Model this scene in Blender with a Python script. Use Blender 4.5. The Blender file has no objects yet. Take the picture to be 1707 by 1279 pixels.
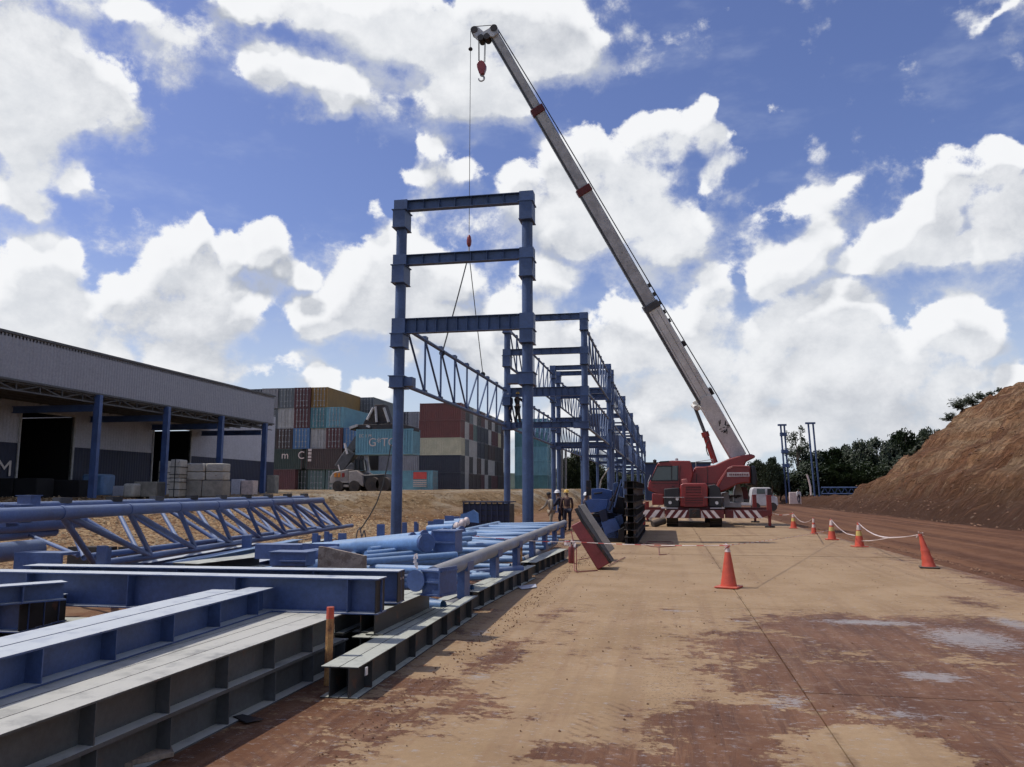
import bpy, bmesh, math, random
from mathutils import Vector, Matrix, noise as mnoise
random.seed(7)
R = math.radians
scene = bpy.context.scene
COL = scene.collection

# ---------------------------------------------------------------- camera
CAM_H = 1.6
F_PX, CX, CY = 1331.0, 853.5, 639.5
PITCH = math.atan(180.5 / F_PX)
YAW = R(10.98)
FWD = Vector((-math.sin(YAW) * math.cos(PITCH), math.cos(YAW) * math.cos(PITCH), math.sin(PITCH)))
RIGHT = Vector((math.cos(YAW), math.sin(YAW), 0))
UPV = RIGHT.cross(FWD)
HF = Vector((-math.sin(YAW), math.cos(YAW), 0))
EYE = Vector((0, 0, CAM_H))
cam_data = bpy.data.cameras.new('camera')
cam_data.sensor_width = 36
cam_data.lens = F_PX / 1707 * 36
cam_data.clip_end = 6000
cam_data.clip_start = 0.05
cam = bpy.data.objects.new('camera', cam_data)
COL.objects.link(cam)
mw = Matrix((RIGHT, UPV, -FWD)).transposed().to_4x4()
mw.translation = EYE
cam.matrix_world = mw
scene.camera = cam

# surveying helpers: where a sight line meets a plane of the place
def ray(px, py):
    return (FWD + RIGHT * ((px - CX) / F_PX) - UPV * ((py - CY) / F_PX)).normalized()
def G(px, py, z=0.0):
    d = ray(px, py); return EYE + d * ((z - CAM_H) / d.z)
def D(px, py, hd):
    d = ray(px, py); return EYE + d * (hd / d.dot(HF))
def YP(px, py, y):
    d = ray(px, py); return EYE + d * (y / d.y)
def XP(px, py, x):
    d = ray(px, py); return EYE + d * (x / d.x)
def ZAT(py, X, Y):
    """height of the point above (X, Y) that is sighted at image row py"""
    hd = Vector((X, Y, 0)).dot(HF); lat = Vector((X, Y, 0)).dot(RIGHT)
    k = (CY - py) / F_PX
    # solve (up component)/(forward component) = k
    c, s = math.cos(PITCH), math.sin(PITCH)
    dz = hd * (k * c + s) / (c - k * s)
    return CAM_H + dz

# ---------------------------------------------------------------- nodes helper
class NT:
    def __init__(s, tree):
        s.t = tree; s.N = tree.nodes; s.L = tree.links
    def n(s, typ, ins=None, **props):
        nd = s.N.new(typ)
        for k, v in props.items(): setattr(nd, k, v)
        if ins:
            for k, v in ins.items():
                sock = nd.inputs[k]
                if isinstance(v, bpy.types.NodeSocket): s.L.new(v, sock)
                else: sock.default_value = v
        return nd
    def math(s, op, a, b=0.0, c=None, clamp=False):
        ins = {0: a, 1: b}
        if c is not None: ins[2] = c
        return s.n('ShaderNodeMath', ins, operation=op, use_clamp=clamp).outputs[0]
    def vmath(s, op, a, b=(0, 0, 0), scale=None):
        ins = {0: a, 1: b}
        if scale is not None: ins['Scale'] = scale
        nd = s.n('ShaderNodeVectorMath', ins, operation=op)
        return nd.outputs[0]
    def mix(s, f, a, b, blend='MIX'):
        nd = s.n('ShaderNodeMix', None, data_type='RGBA', blend_type=blend)
        for sock, v in ((nd.inputs['Factor'], f), (nd.inputs[6], a), (nd.inputs[7], b)):
            if isinstance(v, bpy.types.NodeSocket): s.L.new(v, sock)
            else: sock.default_value = v if isinstance(v, float) else (*v[:3], 1)
        return nd.outputs[2]
    def ss(s, v, a, b, lo=0.0, hi=1.0):
        return s.n('ShaderNodeMapRange', {'Value': v, 'From Min': a, 'From Max': b, 'To Min': lo, 'To Max': hi}, interpolation_type='SMOOTHSTEP').outputs[0]
    def noise(s, vec, scale, detail=4.0, rough=0.55, dist=0.0, out=0, lac=2.0):
        return s.n('ShaderNodeTexNoise', {'Vector': vec, 'Scale': scale, 'Detail': detail, 'Roughness': rough, 'Distortion': dist, 'Lacunarity': lac}).outputs[out]
    def blobs(s, vec, lst):
        """max of spherical falloffs; lst of (cx, cy, rx, ry, weight)"""
        acc = None
        for b in lst:
            rot = b[5] if len(b) > 5 else 0.0
            m = s.n('ShaderNodeMapping', {'Vector': vec, 'Location': (b[0], b[1], 0), 'Rotation': (0, 0, rot), 'Scale': (b[2], b[3], 1)}, vector_type='TEXTURE').outputs[0]
            g = s.n('ShaderNodeTexGradient', {'Vector': m}, gradient_type='SPHERICAL').outputs[1]
            if b[4] != 1.0: g = s.math('MULTIPLY', g, b[4])
            acc = g if acc is None else s.n('ShaderNodeMath', {0: acc, 1: g, 2: 0.22}, operation='SMOOTH_MAX').outputs[0]
        return acc

# ---------------------------------------------------------------- sky, sun, exposure
SKY_TINT = (1.00, .95, 1.22)
SUN_EL, SUN_AZ = R(57), R(-97)          # azimuth from +Y towards +X
sun_dir = Vector((math.sin(SUN_AZ) * math.cos(SUN_EL), math.cos(SUN_AZ) * math.cos(SUN_EL), math.sin(SUN_EL)))
world = bpy.data.worlds.new('World'); scene.world = world
world.use_nodes = True
w = NT(world.node_tree); w.N.clear()

CLOUDS = [  # px x, px y, radius x, radius y (of the photograph's clouds), weight
 (60,120,110,100,1),(150,170,85,80,1),(60,230,85,95,1),(30,320,60,50,1),(120,290,50,38,.8),(20,50,80,60,.9),(210,40,60,25,.6),(90,70,70,50,1),
 (430,10,90,35,1),(560,20,160,55,1),(720,50,200,90,1),(850,40,150,105,1),(790,150,90,60,.9),(440,110,55,62,.9),(560,170,58,45,1),(500,130,60,45,.75),(930,60,80,80,1),(860,170,60,50,.8),
 (725,235,45,40,.62),(770,280,85,35,.6),(700,280,40,30,.55),
 (60,450,85,70,1),(30,530,95,95,1),(150,545,115,75,1),(235,500,90,75,1),(320,440,75,75,1),(332,395,34,45,1),(385,410,38,45,1),(442,400,48,48,.9),(300,550,130,80,1),(400,520,70,60,.95),(120,600,160,60,1),(340,610,120,45,.9),(500,450,34,34,.75),
 (520,530,55,48,1),(560,510,50,50,1),(620,490,80,75,1),(622,345,32,45,.7),(660,440,90,75,1),(735,460,70,62,1),(700,530,110,50,.95),(850,600,90,50,.85),(770,560,80,40,.85),
 (895,300,60,60,.85),(970,270,70,60,1),(1090,235,85,65,1),(1155,200,48,46,1),(1185,240,42,55,.95),(1050,330,125,85,1),(985,370,85,60,1),(1120,375,90,60,1),(1200,300,42,60,.8),(1310,345,125,38,.44,.35),(1395,300,55,20,.42,.5),
 (1500,405,110,60,1),(1560,365,85,70,1),(1620,300,70,70,1),(1672,275,52,58,1),(1700,380,90,95,1),(1600,430,130,45,1),(1440,435,65,42,.95),
 (915,455,62,52,.95),(870,520,80,50,.95),(1000,565,150,80,1),(1150,560,150,80,1),(1180,470,70,55,.9),(1290,465,62,60,1),(1352,395,42,50,.9),(1335,440,50,60,.85),(1400,530,85,60,1),(1300,560,125,75,1),(1450,605,150,65,1),(1580,565,95,62,1),(1545,545,60,40,1),(1200,650,260,65,1),(1500,690,260,55,.95),(1690,635,60,40,.9),(1350,710,320,45,.9),
 (535,632,40,30,.85),(625,645,50,24,.7),(480,600,70,20,.5),(690,600,60,30,.6),(1645,28,85,24,.46,.45),(960,680,120,60,.85),(1080,730,160,50,.8),(1260,745,200,50,.85),(1420,745,200,50,.8),(1600,740,160,55,.8),(930,750,120,40,.7),(860,690,80,40,.6),(1180,600,120,60,.9),(1380,640,160,60,.95),(1560,640,120,50,.8),(1690,700,80,50,.8),
]
def azel(px, py):
    d = ray(px, py); return math.atan2(d.x, d.y), math.asin(d.z)
cl = []
for c in CLOUDS:
    a0, e0 = azel(c[0], c[1])
    ax, _ = azel(c[0] + c[2], c[1]); _, ey = azel(c[0], c[1] - c[3])
    k = 1.33
    cl.append((a0, e0, (ax - a0) * k, (ey - e0) * k, c[4]) + ((c[5],) if len(c) > 5 else ()))
# clouds continue all round the sky, outside the photograph too
rc = random.Random(11)
for i in range(26):
    az = R(rc.uniform(42, 318)); az = az if az < math.pi else az - 2 * math.pi
    e = R(rc.uniform(8, 62)); s_ = rc.uniform(.10, .24)
    cl.append((az, e, s_ * rc.uniform(1.1, 1.8) / max(.4, math.cos(e)), s_ * rc.uniform(.6, .9), rc.uniform(.8, 1)))


def raw_field(d):
    """warped direction, az/el vector and the noise part of the cloud density along direction d"""
    wn = w.noise(d, 6.0, 2.0, .5, out=1)
    dw = w.vmath('ADD', d, w.vmath('SCALE', w.vmath('SUBTRACT', wn, (.5, .5, .5)), scale=.075))
    dw = w.vmath('ADD', dw, w.vmath('SCALE', w.vmath('SUBTRACT', w.noise(d, 22.0, 3.0, .6, out=1), (.5, .5, .5)), scale=.035))
    sp = w.n('ShaderNodeSeparateXYZ', {0: dw}).outputs
    ae = w.n('ShaderNodeCombineXYZ', {0: w.math('ARCTAN2', sp[0], sp[1]), 1: w.math('ARCSINE', sp[2]), 2: 0.0}).outputs[0]
    fb = w.noise(w.vmath('MULTIPLY', d, (1, 1, 1.2)), 8.0, 8.0, .64, .1)
    bil = w.n('ShaderNodeTexVoronoi', {'Vector': dw, 'Scale': 26.0, 'Detail': 0.0, 'Smoothness': .7}, feature='SMOOTH_F1').outputs[0]
    ns = w.math('ADD', w.math('MULTIPLY', w.math('SUBTRACT', fb, .5), 1.5), w.math('MULTIPLY', w.math('SUBTRACT', .45, bil), .20))
    return ae, ns
tc = w.n('ShaderNodeTexCoord').outputs['Generated']
dirn = w.vmath('NORMALIZE', tc)
up = w.vmath('NORMALIZE', w.vmath('ADD', dirn, (sun_dir.x * .016, sun_dir.y * .016, .034)))
AE0, N0 = raw_field(dirn)
AE1, N1 = raw_field(up)
dN = w.math('SUBTRACT', N0, N1)
dsp = w.n('ShaderNodeSeparateXYZ', {0: dirn}).outputs
elv = dsp[2]
azv = w.math('ARCTAN2', dsp[0], dsp[1])
low = w.noise(w.vmath('MULTIPLY', dirn, (1, 1, 2.6)), 5.0, 3.0, .5)
sky = w.n('ShaderNodeTexSky', None, sky_type='NISHITA', sun_disc=False)
sky.sun_elevation = SUN_EL; sky.sun_rotation = SUN_AZ; sky.air_density = 1.0; sky.dust_density = 1.2; sky.ozone_density = 3.0
K = 10.0
skyc = w.mix(1.0, sky.outputs[0], SKY_TINT, 'MULTIPLY')
grey = w.mix(w.ss(low, .38, .62), (.42 * K, .45 * K, .51 * K), (.58 * K, .61 * K, .66 * K))
haze = w.ss(elv, .0, .32, .85, .0)
base = w.mix(haze, skyc, (.60 * K, .70 * K, .79 * K))
wisp = w.math('MULTIPLY', w.ss(w.noise(w.vmath('MULTIPLY', dirn, (1.6, 1.6, 4)), 4.0, 5.0, .6), .48, .8), .26)
base = w.mix(wisp, base, (.66 * K, .72 * K, .84 * K))
def sector(lst):
    """the sky between two azimuths, with only the clouds that reach into it"""
    gt = bpy.data.node_groups.new('cloud_blobs', 'ShaderNodeTree')
    gt.interface.new_socket('V', in_out='INPUT', socket_type='NodeSocketVector')
    gt.interface.new_socket('U', in_out='OUTPUT', socket_type='NodeSocketFloat')
    q = NT(gt); res = q.blobs(q.n('NodeGroupInput').outputs[0], lst); q.L.new(res, q.n('NodeGroupOutput').inputs[0])
    U0, U1 = (w.n('ShaderNodeGroup', {'V': v}, node_tree=gt).outputs[0] for v in (AE0, AE1))
    F0 = w.math('ADD', w.math('MINIMUM', U0, .60), N0)
    dU = w.math('SUBTRACT', w.math('MINIMUM', U0, .44), w.math('MINIMUM', U1, .44))
    grad = w.math('ADD', w.math('MULTIPLY', dU, 1.0), w.math('MULTIPLY', dN, .34))
    lit = w.ss(grad, -.19, .17)
    soft = w.math('MULTIPLY', w.math('SUBTRACT', 1.0, lit), .16)
    mask = w.n('ShaderNodeMapRange', {'Value': F0, 'From Min': w.math('SUBTRACT', .285, soft), 'From Max': w.math('ADD', .42, soft)}, interpolation_type='SMOOTHSTEP').outputs[0]
    core = w.ss(F0, .5, 1.1, 1.0, .90)
    edge = w.ss(F0, .50, .3, 0.0, .30)
    cc = w.mix(w.math('MAXIMUM', w.math('MULTIPLY', lit, core), edge), grey, (.87 * K, .88 * K, .90 * K))
    fin = w.mix(mask, base, cc)
    return w.n('ShaderNodeBackground', {'Color': fin, 'Strength': .10}).outputs[0]
cuts = [R(a) for a in (-180, -140, -95, -55, -36, -24, -12, -2, 8, 30, 70, 120, 180)]
def reaches(c, lo, hi):
    r = max(c[2], c[3]) if len(c) > 5 else c[2]
    return any(c[0] + k - r < hi + .07 and c[0] + k + r > lo - .07 for k in (0, 2 * math.pi, -2 * math.pi))
def tree_of(i, j):
    if j - i == 1:
        return sector([c for c in cl if reaches(c, cuts[i], cuts[j])] or cl[-1:])
    m = (i + j) // 2
    a_, b_ = tree_of(i, m), tree_of(m, j)
    return w.n('ShaderNodeMixShader', {0: w.math('GREATER_THAN', azv, cuts[m]), 1: a_, 2: b_}).outputs[0]
above = tree_of(0, len(cuts) - 1)
below = w.n('ShaderNodeBackground', {'Color': (3.6, 3.4, 3.1, 1), 'Strength': .10}).outputs[0]
wo = w.n('ShaderNodeOutputWorld', {0: w.n('ShaderNodeMixShader', {0: w.math('GREATER_THAN', elv, -.02), 1: below, 2: above}).outputs[0]})
world.cycles.sampling_method = 'MANUAL'; world.cycles.sample_map_resolution = 256

sl = bpy.data.lights.new('sun', 'SUN'); sl.energy = 3.1; sl.angle = R(.6); sl.color = (1, .95, .87)
so = bpy.data.objects.new('sun', sl); COL.objects.link(so)
so.rotation_euler = (-sun_dir).to_track_quat('-Z', 'Y').to_euler()
vs = scene.view_settings
vs.view_transform = 'Standard'; vs.look = 'None'; vs.gamma = 1; vs.exposure = 0.08; vs.use_curve_mapping = False
scene.render.engine = 'CYCLES'
scene.cycles.use_denoising = True
scene.cycles.use_adaptive_sampling = True
scene.cycles.adaptive_threshold = 0.03
scene.cycles.max_bounces = 5
scene.cycles.diffuse_bounces = 2
scene.cycles.glossy_bounces = 2
scene.cycles.transmission_bounces = 3
scene.cycles.transparent_max_bounces = 6
scene.cycles.caustics_reflective = False
scene.cycles.caustics_refractive = False

# ---------------------------------------------------------------- mesh and object helpers
class MB:
    def __init__(s): s.v = []; s.f = []; s.m = []; s.sm = []
    def add(s, vs, fs, mi=0, smooth=False):
        b = len(s.v); s.v += [tuple(p) for p in vs]
        for f in fs: s.f.append(tuple(b + i for i in f)); s.m.append(mi); s.sm.append(smooth)
    def box(s, lo, hi, mi=0, M=None):
        x0, y0, z0 = lo; x1, y1, z1 = hi
        vs = [Vector(p) for p in ((x0,y0,z0),(x1,y0,z0),(x1,y1,z0),(x0,y1,z0),(x0,y0,z1),(x1,y0,z1),(x1,y1,z1),(x0,y1,z1))]
        if M: vs = [M @ p for p in vs]
        s.add(vs, [(0,3,2,1),(4,5,6,7),(0,1,5,4),(1,2,6,5),(2,3,7,6),(3,0,4,7)], mi)
    def tube(s, p0, p1, r0, r1=None, n=12, mi=0, cap=True, smooth=True):
        p0, p1 = Vector(p0), Vector(p1); r1 = r0 if r1 is None else r1
        d = (p1 - p0).normalized()
        a = d.orthogonal().normalized(); b = d.cross(a)
        vs = []
        for p, r in ((p0, r0), (p1, r1)):
            for i in range(n):
                t = 2 * math.pi * i / n; vs.append(p + a * (math.cos(t) * r) + b * (math.sin(t) * r))
        s.add(vs, [(i, (i + 1) % n, n + (i + 1) % n, n + i) for i in range(n)], mi, smooth)
        if cap:
            s.add(vs[:n], [tuple(range(n - 1, -1, -1))], mi); s.add(vs[n:], [tuple(range(n))], mi)
    def path(s, pts, r, n=6, mi=0):
        for a, b in zip(pts, pts[1:]): s.tube(a, b, r, n=n, mi=mi)
    def lathe(s, prof, c=(0, 0, 0), n=20, mi=0, M=None):
        vs = []
        for (r, z) in prof:
            for i in range(n):
                t = 2 * math.pi * i / n; p = Vector((c[0] + r * math.cos(t), c[1] + r * math.sin(t), c[2] + z))
                vs.append(M @ p if M else p)
        fs = []
        for k in range(len(prof) - 1):
            for i in range(n): fs.append((k*n+i, k*n+(i+1)%n, (k+1)*n+(i+1)%n, (k+1)*n+i))
        s.add(vs, fs, mi, True)
    def prism(s, pts, ext, mi=0):
        """closed outline pts (3D) pushed along ext"""
        ext = Vector(ext); n = len(pts); pts = [Vector(p) for p in pts]
        vs = pts + [p + ext for p in pts]
        s.add(vs, [tuple(range(n - 1, -1, -1)), tuple(range(n, 2 * n))] + [(i, (i + 1) % n, n + (i + 1) % n, n + i) for i in range(n)], mi)
    def beam_between(s, p0, p1, wid, hgt, mi=0, upv=(0, 0, 1)):
        p0, p1 = Vector(p0), Vector(p1); d = p1 - p0; L = d.length; d.normalize()
        sd = d.cross(Vector(upv)).normalized(); u = sd.cross(d)
        M = Matrix((sd, d, u)).transposed().to_4x4(); M.translation = p0
        s.box((-wid/2, 0, -hgt/2), (wid/2, L, hgt/2), mi, M)
    def mesh(s, name):
        me = bpy.data.meshes.new(name); me.from_pydata(s.v, [], s.f)
        me.polygons.foreach_set('material_index', s.m); me.polygons.foreach_set('use_smooth', s.sm)
        bm = bmesh.new(); bm.from_mesh(me); bmesh.ops.recalc_face_normals(bm, faces=bm.faces); bm.to_mesh(me); bm.free()
        me.set_sharp_from_angle(angle=R(40)); me.update(); return me
    def build(s, name, mats, parent=None, bevel=0):
        return link(name, s.mesh(name), mats, parent, bevel)
def link(name, me, mats=None, parent=None, bevel=0):
    o = bpy.data.objects.new(name, me); COL.objects.link(o)
    if mats is not None:
        for m in (mats if isinstance(mats, (list, tuple)) else [mats]): me.materials.append(m)
    if parent: o.parent = parent
    if bevel:
        b = o.modifiers.new('bevel', 'BEVEL'); b.width = bevel; b.segments = 2; b.limit_method = 'ANGLE'; b.angle_limit = R(35)
    return o
def share(name, me, mat, parent=None):
    """an object on shared mesh data with its own colour"""
    o = bpy.data.objects.new(name, me); COL.objects.link(o)
    if parent: o.parent = parent
    for i, m in enumerate(mat if isinstance(mat, (list, tuple)) else [mat]):
        if m is None: continue
        o.material_slots[i].link = 'OBJECT'; o.material_slots[i].material = m
    return o
def empty(name, loc=(0, 0, 0), rz=0):
    o = bpy.data.objects.new(name, None); COL.objects.link(o); o.location = loc; o.rotation_euler = (0, 0, rz); o.empty_display_size = .2; return o
def tag(o, label=None, cat=None, group=None, kind=None):
    if label: o['label'] = label
    if cat: o['category'] = cat
    if group: o['group'] = group
    if kind: o['kind'] = kind
    return o
def copy_tree(o, parent=None):
    c = o.copy(); COL.objects.link(c); c.parent = parent
    for ch in o.children: copy_tree(ch, c)
    return c
def lettering(name, body, size, M, m, parent, depth=.004, sx=1.0):
    cu = bpy.data.curves.new(name, 'FONT'); cu.body = body; cu.size = size; cu.extrude = depth; cu.align_x = 'CENTER'; cu.align_y = 'CENTER'
    o = bpy.data.objects.new(name, cu); COL.objects.link(o)
    bpy.context.view_layer.update()
    me = bpy.data.meshes.new_from_object(o.evaluated_get(bpy.context.evaluated_depsgraph_get()))
    bpy.data.objects.remove(o); bpy.data.curves.remove(cu)
    me.transform(Matrix.Diagonal((sx, 1, 1, 1))); me.transform(M); me.name = name; me.materials.clear()
    return link(name, me, m, parent)
def frame_M(origin, xdir, zup=(0, 0, 1)):
    x = Vector(xdir).normalized(); y = Vector(zup); z = x.cross(y)
    M = Matrix((x, y, z)).transposed().to_4x4(); M.translation = Vector(origin); return M

# ---------------------------------------------------------------- materials
def mat(name, col, rough=.6, metal=0.0, var=.18, scale=3.0, dust=None, bump=0.0, bscale=40.0, col2=None, rust=None, spec=.5, rvar=.12, streak=0.0, stretch=(1, 1, 1), coat=0.0):
    m = bpy.data.materials.new(name); m.use_nodes = True
    t = NT(m.node_tree); bs = t.N['Principled BSDF']
    P = t.n('ShaderNodeTexCoord').outputs['Object']
    P = t.vmath('ADD', P, t.vmath('MULTIPLY', t.n('ShaderNodeObjectInfo').outputs['Location'], (.37, .53, .71)))
    P = t.vmath('MULTIPLY', P, stretch)
    n1 = t.noise(P, scale, 5, .62)
    f1 = t.ss(n1, .3, .7)
    lo = tuple(c * (1 - var) for c in col); hi = tuple(min(1, c * (1 + var)) for c in (col2 or col))
    c = t.mix(f1, lo, hi)
    r = t.math('ADD', t.math('MULTIPLY', t.math('SUBTRACT', n1, .5), rvar * 2), rough)
    n3 = t.noise(P, scale * 13, 4, .7); sc = t.ss(n3, .2, .8, .80, 1.18)
    c = t.mix(1.0, c, t.n('ShaderNodeCombineColor', {0: sc, 1: sc, 2: sc}).outputs[0], 'MULTIPLY')
    if streak:
        sn = t.noise(t.vmath('MULTIPLY', P, (1, 1, .08)), 6, 4, .6)
        c = t.mix(t.math('MULTIPLY', t.ss(sn, .5, .75), streak), c, tuple(x * .45 + .02 for x in col))
    if rust:
        rn = t.noise(P, rust[1], 6, .7)
        rf = t.math('MULTIPLY', t.ss(rn, rust[2], rust[2] + .08), rust[3] if len(rust) > 3 else 1.0)
        c = t.mix(rf, c, rust[0]); r = t.math('MAXIMUM', r, t.math('MULTIPLY', rf, .85))
    if dust:  # upward faces turn paler: settled dust, on flanges also painted sky sheen
        nz = t.n('ShaderNodeSeparateXYZ', {0: t.n('ShaderNodeNewGeometry').outputs['Normal']}).outputs[2]
        dn = t.noise(P, scale * 1.7, 6, .7)
        side = dust[2] if len(dust) > 2 else .12
        df = t.math('MULTIPLY', t.math('ADD', t.ss(nz, .3, .9), side), t.ss(dn, .10, .55), clamp=True)
        df = t.math('MULTIPLY', df, dust[1])
        c = t.mix(df, c, dust[0]); r = t.math('ADD', r, t.math('MULTIPLY', df, .2))
    t.L.new(c, bs.inputs['Base Color']); t.L.new(r, bs.inputs['Roughness'])
    bs.inputs['Metallic'].default_value = metal; bs.inputs['Specular IOR Level'].default_value = spec
    if coat: bs.inputs['Coat Weight'].default_value = coat
    if bump:
        bn = t.noise(P, bscale, 4, .6)
        b = t.n('ShaderNodeBump', {'Height': bn, 'Strength': bump, 'Distance': .02}); t.L.new(b.outputs[0], bs.inputs['Normal'])
    return m
DUST = (.34, .33, .30)
RUST = (.13, .045, .02)
MT = dict(
 blue=mat('painted_blue_steel', (.050, .094, .235), .48, dust=((.24, .28, .34), .55, .10), rust=(RUST, 7, .70, .6), bump=.15, scale=1.6, var=.22),
 blue_light=mat('dusty_light_blue_paint', (.115, .225, .42), .45, dust=((.30, .38, .45), .55, .08), scale=1.5, var=.16, rust=(RUST, 9, .72, .4)),
 blue_flange=mat('dusty_sheen_blue_flange', (.040, .072, .185), .46, dust=((.47, .50, .51), 1.0, .03), scale=2.2, var=.2, rust=(RUST, 6, .70, .5), bump=.1),  # pale top is dust plus sky reflection put into the colour
 grey_flange=mat('primed_grey_steel', (.070, .074, .076), .55, dust=((.45, .44, .39), 1.0, .03), scale=2.0, var=.22, rust=(RUST, 5, .62, .5), bump=.12),  # top colour holds both dust and the grazing sky reflection
 dark_flange=mat('mill_dark_steel', (.026, .027, .028), .55, dust=((.42, .43, .37), 1.0, .03), scale=2.2, var=.3, rust=(RUST, 4, .58, .6), bump=.15),  # dust on top, with reflected sky painted into its pale tone
 frame=mat('frame_blue_paint', (.048, .085, .178), .5, dust=((.20, .24, .30), .4, .1), scale=1.1, var=.2, rust=(RUST, 6, .72, .4)),
 frame_far=mat('frame_blue_paint_grey', (.052, .086, .17), .55, scale=.8, var=.2),
 dusty_pipe=mat('mud_dusted_pipe', (.16, .19, .24), .6, dust=((.30, .28, .25), .8, .35), scale=1.3, var=.25, col2=(.17, .22, .33)),
 black=mat('black_steel', (.012, .012, .013), .5, var=.3, dust=((.12, .11, .10), .5, .1)),
 soot=mat('dark_oxide_steel', (.022, .019, .018), .7, var=.35, scale=4, rust=(RUST, 5, .55, .5), streak=.3),
 rubber=mat('black_rubber', (.018, .018, .018), .8, dust=((.16, .12, .09), .7, .3), var=.2),
 crane_red=mat('crane_red_paint', (.23, .016, .014), .40, dust=((.20, .12, .09), .35, .15), scale=1.2, var=.14, coat=.15),
 crane_red_dark=mat('crane_dark_red', (.11, .012, .012), .5, var=.2),
 white_stripe=mat('reflective_white', (.74, .68, .64), .5, dust=((.3, .22, .17), .4, .4), scale=5, var=.1),
 boom_white=mat('boom_off_white', (.66, .64, .58), .5, var=.12, scale=1.5, streak=.25, rust=((.10, .08, .07), 5, .66, .5)),
 boom_grey=mat('boom_grey', (.42, .41, .395), .5, var=.2, scale=2.0, rust=((.07, .06, .05), 6, .60, .6)),
 boom_dark=mat('dark_steel_and_boom_shade', (.07, .07, .072), .55, var=.25, scale=2),
 chrome=mat('hydraulic_rod', (.35, .36, .38), .25, .8, var=.1),
 wire=mat('wire_rope', (.05, .05, .055), .6, var=.1),
 sling=mat('dark_sling', (.045, .05, .05), .8, var=.2),
 orange=mat('cone_orange', (.55, .070, .035), .5, dust=((.33, .17, .10), .35, .3), scale=6, var=.12),
 cone_yellow=mat('faded_yellow_band', (.55, .42, .12), .5, var=.15, scale=8),
 cone_white=mat('dirty_white_band', (.58, .47, .42), .55, var=.2, scale=8),
 tape=mat('barrier_tape_white', (.72, .62, .58), .5, var=.1),
 tape_red=mat('barrier_tape_red', (.50, .06, .05), .5, var=.1),
 timber=mat('weathered_timber', (.26, .20, .15), .85, var=.3, scale=5, bump=.5, stretch=(1, 1, .2)),
 stake=mat('rusty_orange_stake', (.36, .12, .045), .8, var=.3, scale=9, col2=(.42, .24, .09), bump=.4, rust=((.10, .05, .03), 6, .55, .7)),
 red_box=mat('faded_red_paint', (.20, .028, .030), .5, var=.2, scale=2.5, dust=((.26, .15, .12), .5, .2), rust=(RUST, 6, .66, .6)),
 lid=mat('grey_lid_panel', (.27, .25, .22), .7, var=.15, scale=4, rust=((.26, .08, .06), 9, .66, .5)),
 board=mat('stained_board', (.27, .22, .18), .85, var=.25, scale=6, rust=((.12, .08, .06), 10, .5, .6), bump=.3),
 wall_grey=mat('pale_cladding', (.47, .475, .52), .6, var=.06, scale=.8, streak=.12),
 wall_dark=mat('dark_blue_dado', (.022, .027, .055), .6, var=.2, scale=1.2),
 fascia=mat('grey_fascia_sheet', (.27, .27, .30), .5, .1, var=.05, scale=.7, streak=.15),
 roof=mat('roof_sheet', (.30, .31, .32), .5, .2, var=.1),
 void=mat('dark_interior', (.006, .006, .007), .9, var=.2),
 wrap=mat('weathered_white_wrap', (.40, .38, .33), .7, var=.15, scale=4, rust=((.14, .10, .07), 5, .60, .6), bump=.4, bscale=8),
 block=mat('stained_concrete', (.26, .24, .20), .85, var=.2, scale=3, streak=.5, bump=.3),
 glass=mat('cab_glass', (.03, .04, .04), .08, var=.1, spec=.8),
 lamp=mat('lamp_lens', (.7, .7, .65), .2, var=.05),
 amber=mat('amber_lens', (.55, .20, .03), .3, var=.1),
 white_paint=mat('white_vehicle_paint', (.55, .55, .54), .35, var=.08, dust=((.3, .22, .16), .4, .2), coat=.2),
 helmet_white=mat('white_helmet', (.7, .7, .68), .35, var=.05),
 helmet_yellow=mat('yellow_helmet', (.55, .33, .05), .4, var=.05),
 skin=mat('skin', (.16, .085, .05), .55, var=.08, scale=20),
 navy=mat('navy_overalls', (.018, .02, .04), .85, var=.2, scale=10),
 khaki=mat('khaki_cloth', (.34, .28, .20), .85, var=.15, scale=10),
 white_cloth=mat('white_cloth', (.6, .58, .55), .8, var=.1, scale=10),
 brown=mat('brown_cloth', (.055, .028, .028), .85, var=.2, scale=10),
 boot=mat('black_boot', (.015, .014, .013), .6, var=.2),
 mudcake=mat('mud_cake', (.05, .026, .017), .9, var=.4, scale=14, bump=.8),
 dusty_white=mat('dusty_white_paint', (.30, .275, .25), .6, var=.2, scale=1.5, dust=((.25, .18, .13), .5, .3)),
 bark=mat('bark', (.10, .075, .055), .9, var=.3, scale=4, bump=.5),
)
def leafmat(name, a, b):
    m = bpy.data.materials.new(name); m.use_nodes = True; t = NT(m.node_tree); bs = t.N['Principled BSDF']
    rnd = t.n('ShaderNodeNewGeometry').outputs['Random Per Island']
    c = t.mix(rnd, a, b); t.L.new(c, bs.inputs['Base Color']); bs.inputs['Roughness'].default_value = .6
    bs.inputs['Subsurface Weight'].default_value = 0
    tr = t.n('ShaderNodeBsdfTranslucent', {'Color': c}); mx = t.n('ShaderNodeMixShader', {0: .25, 1: bs.outputs[0], 2: tr.outputs[0]})
    t.L.new(mx.outputs[0], t.N['Material Output'].inputs[0]); return m
LEAF = [leafmat('leaf_dark', (.012, .022, .009), (.036, .054, .018)), leafmat('leaf_olive', (.018, .026, .010), (.045, .058, .02)), leafmat('leaf_mid', (.018, .034, .012), (.04, .07, .02))]

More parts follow.
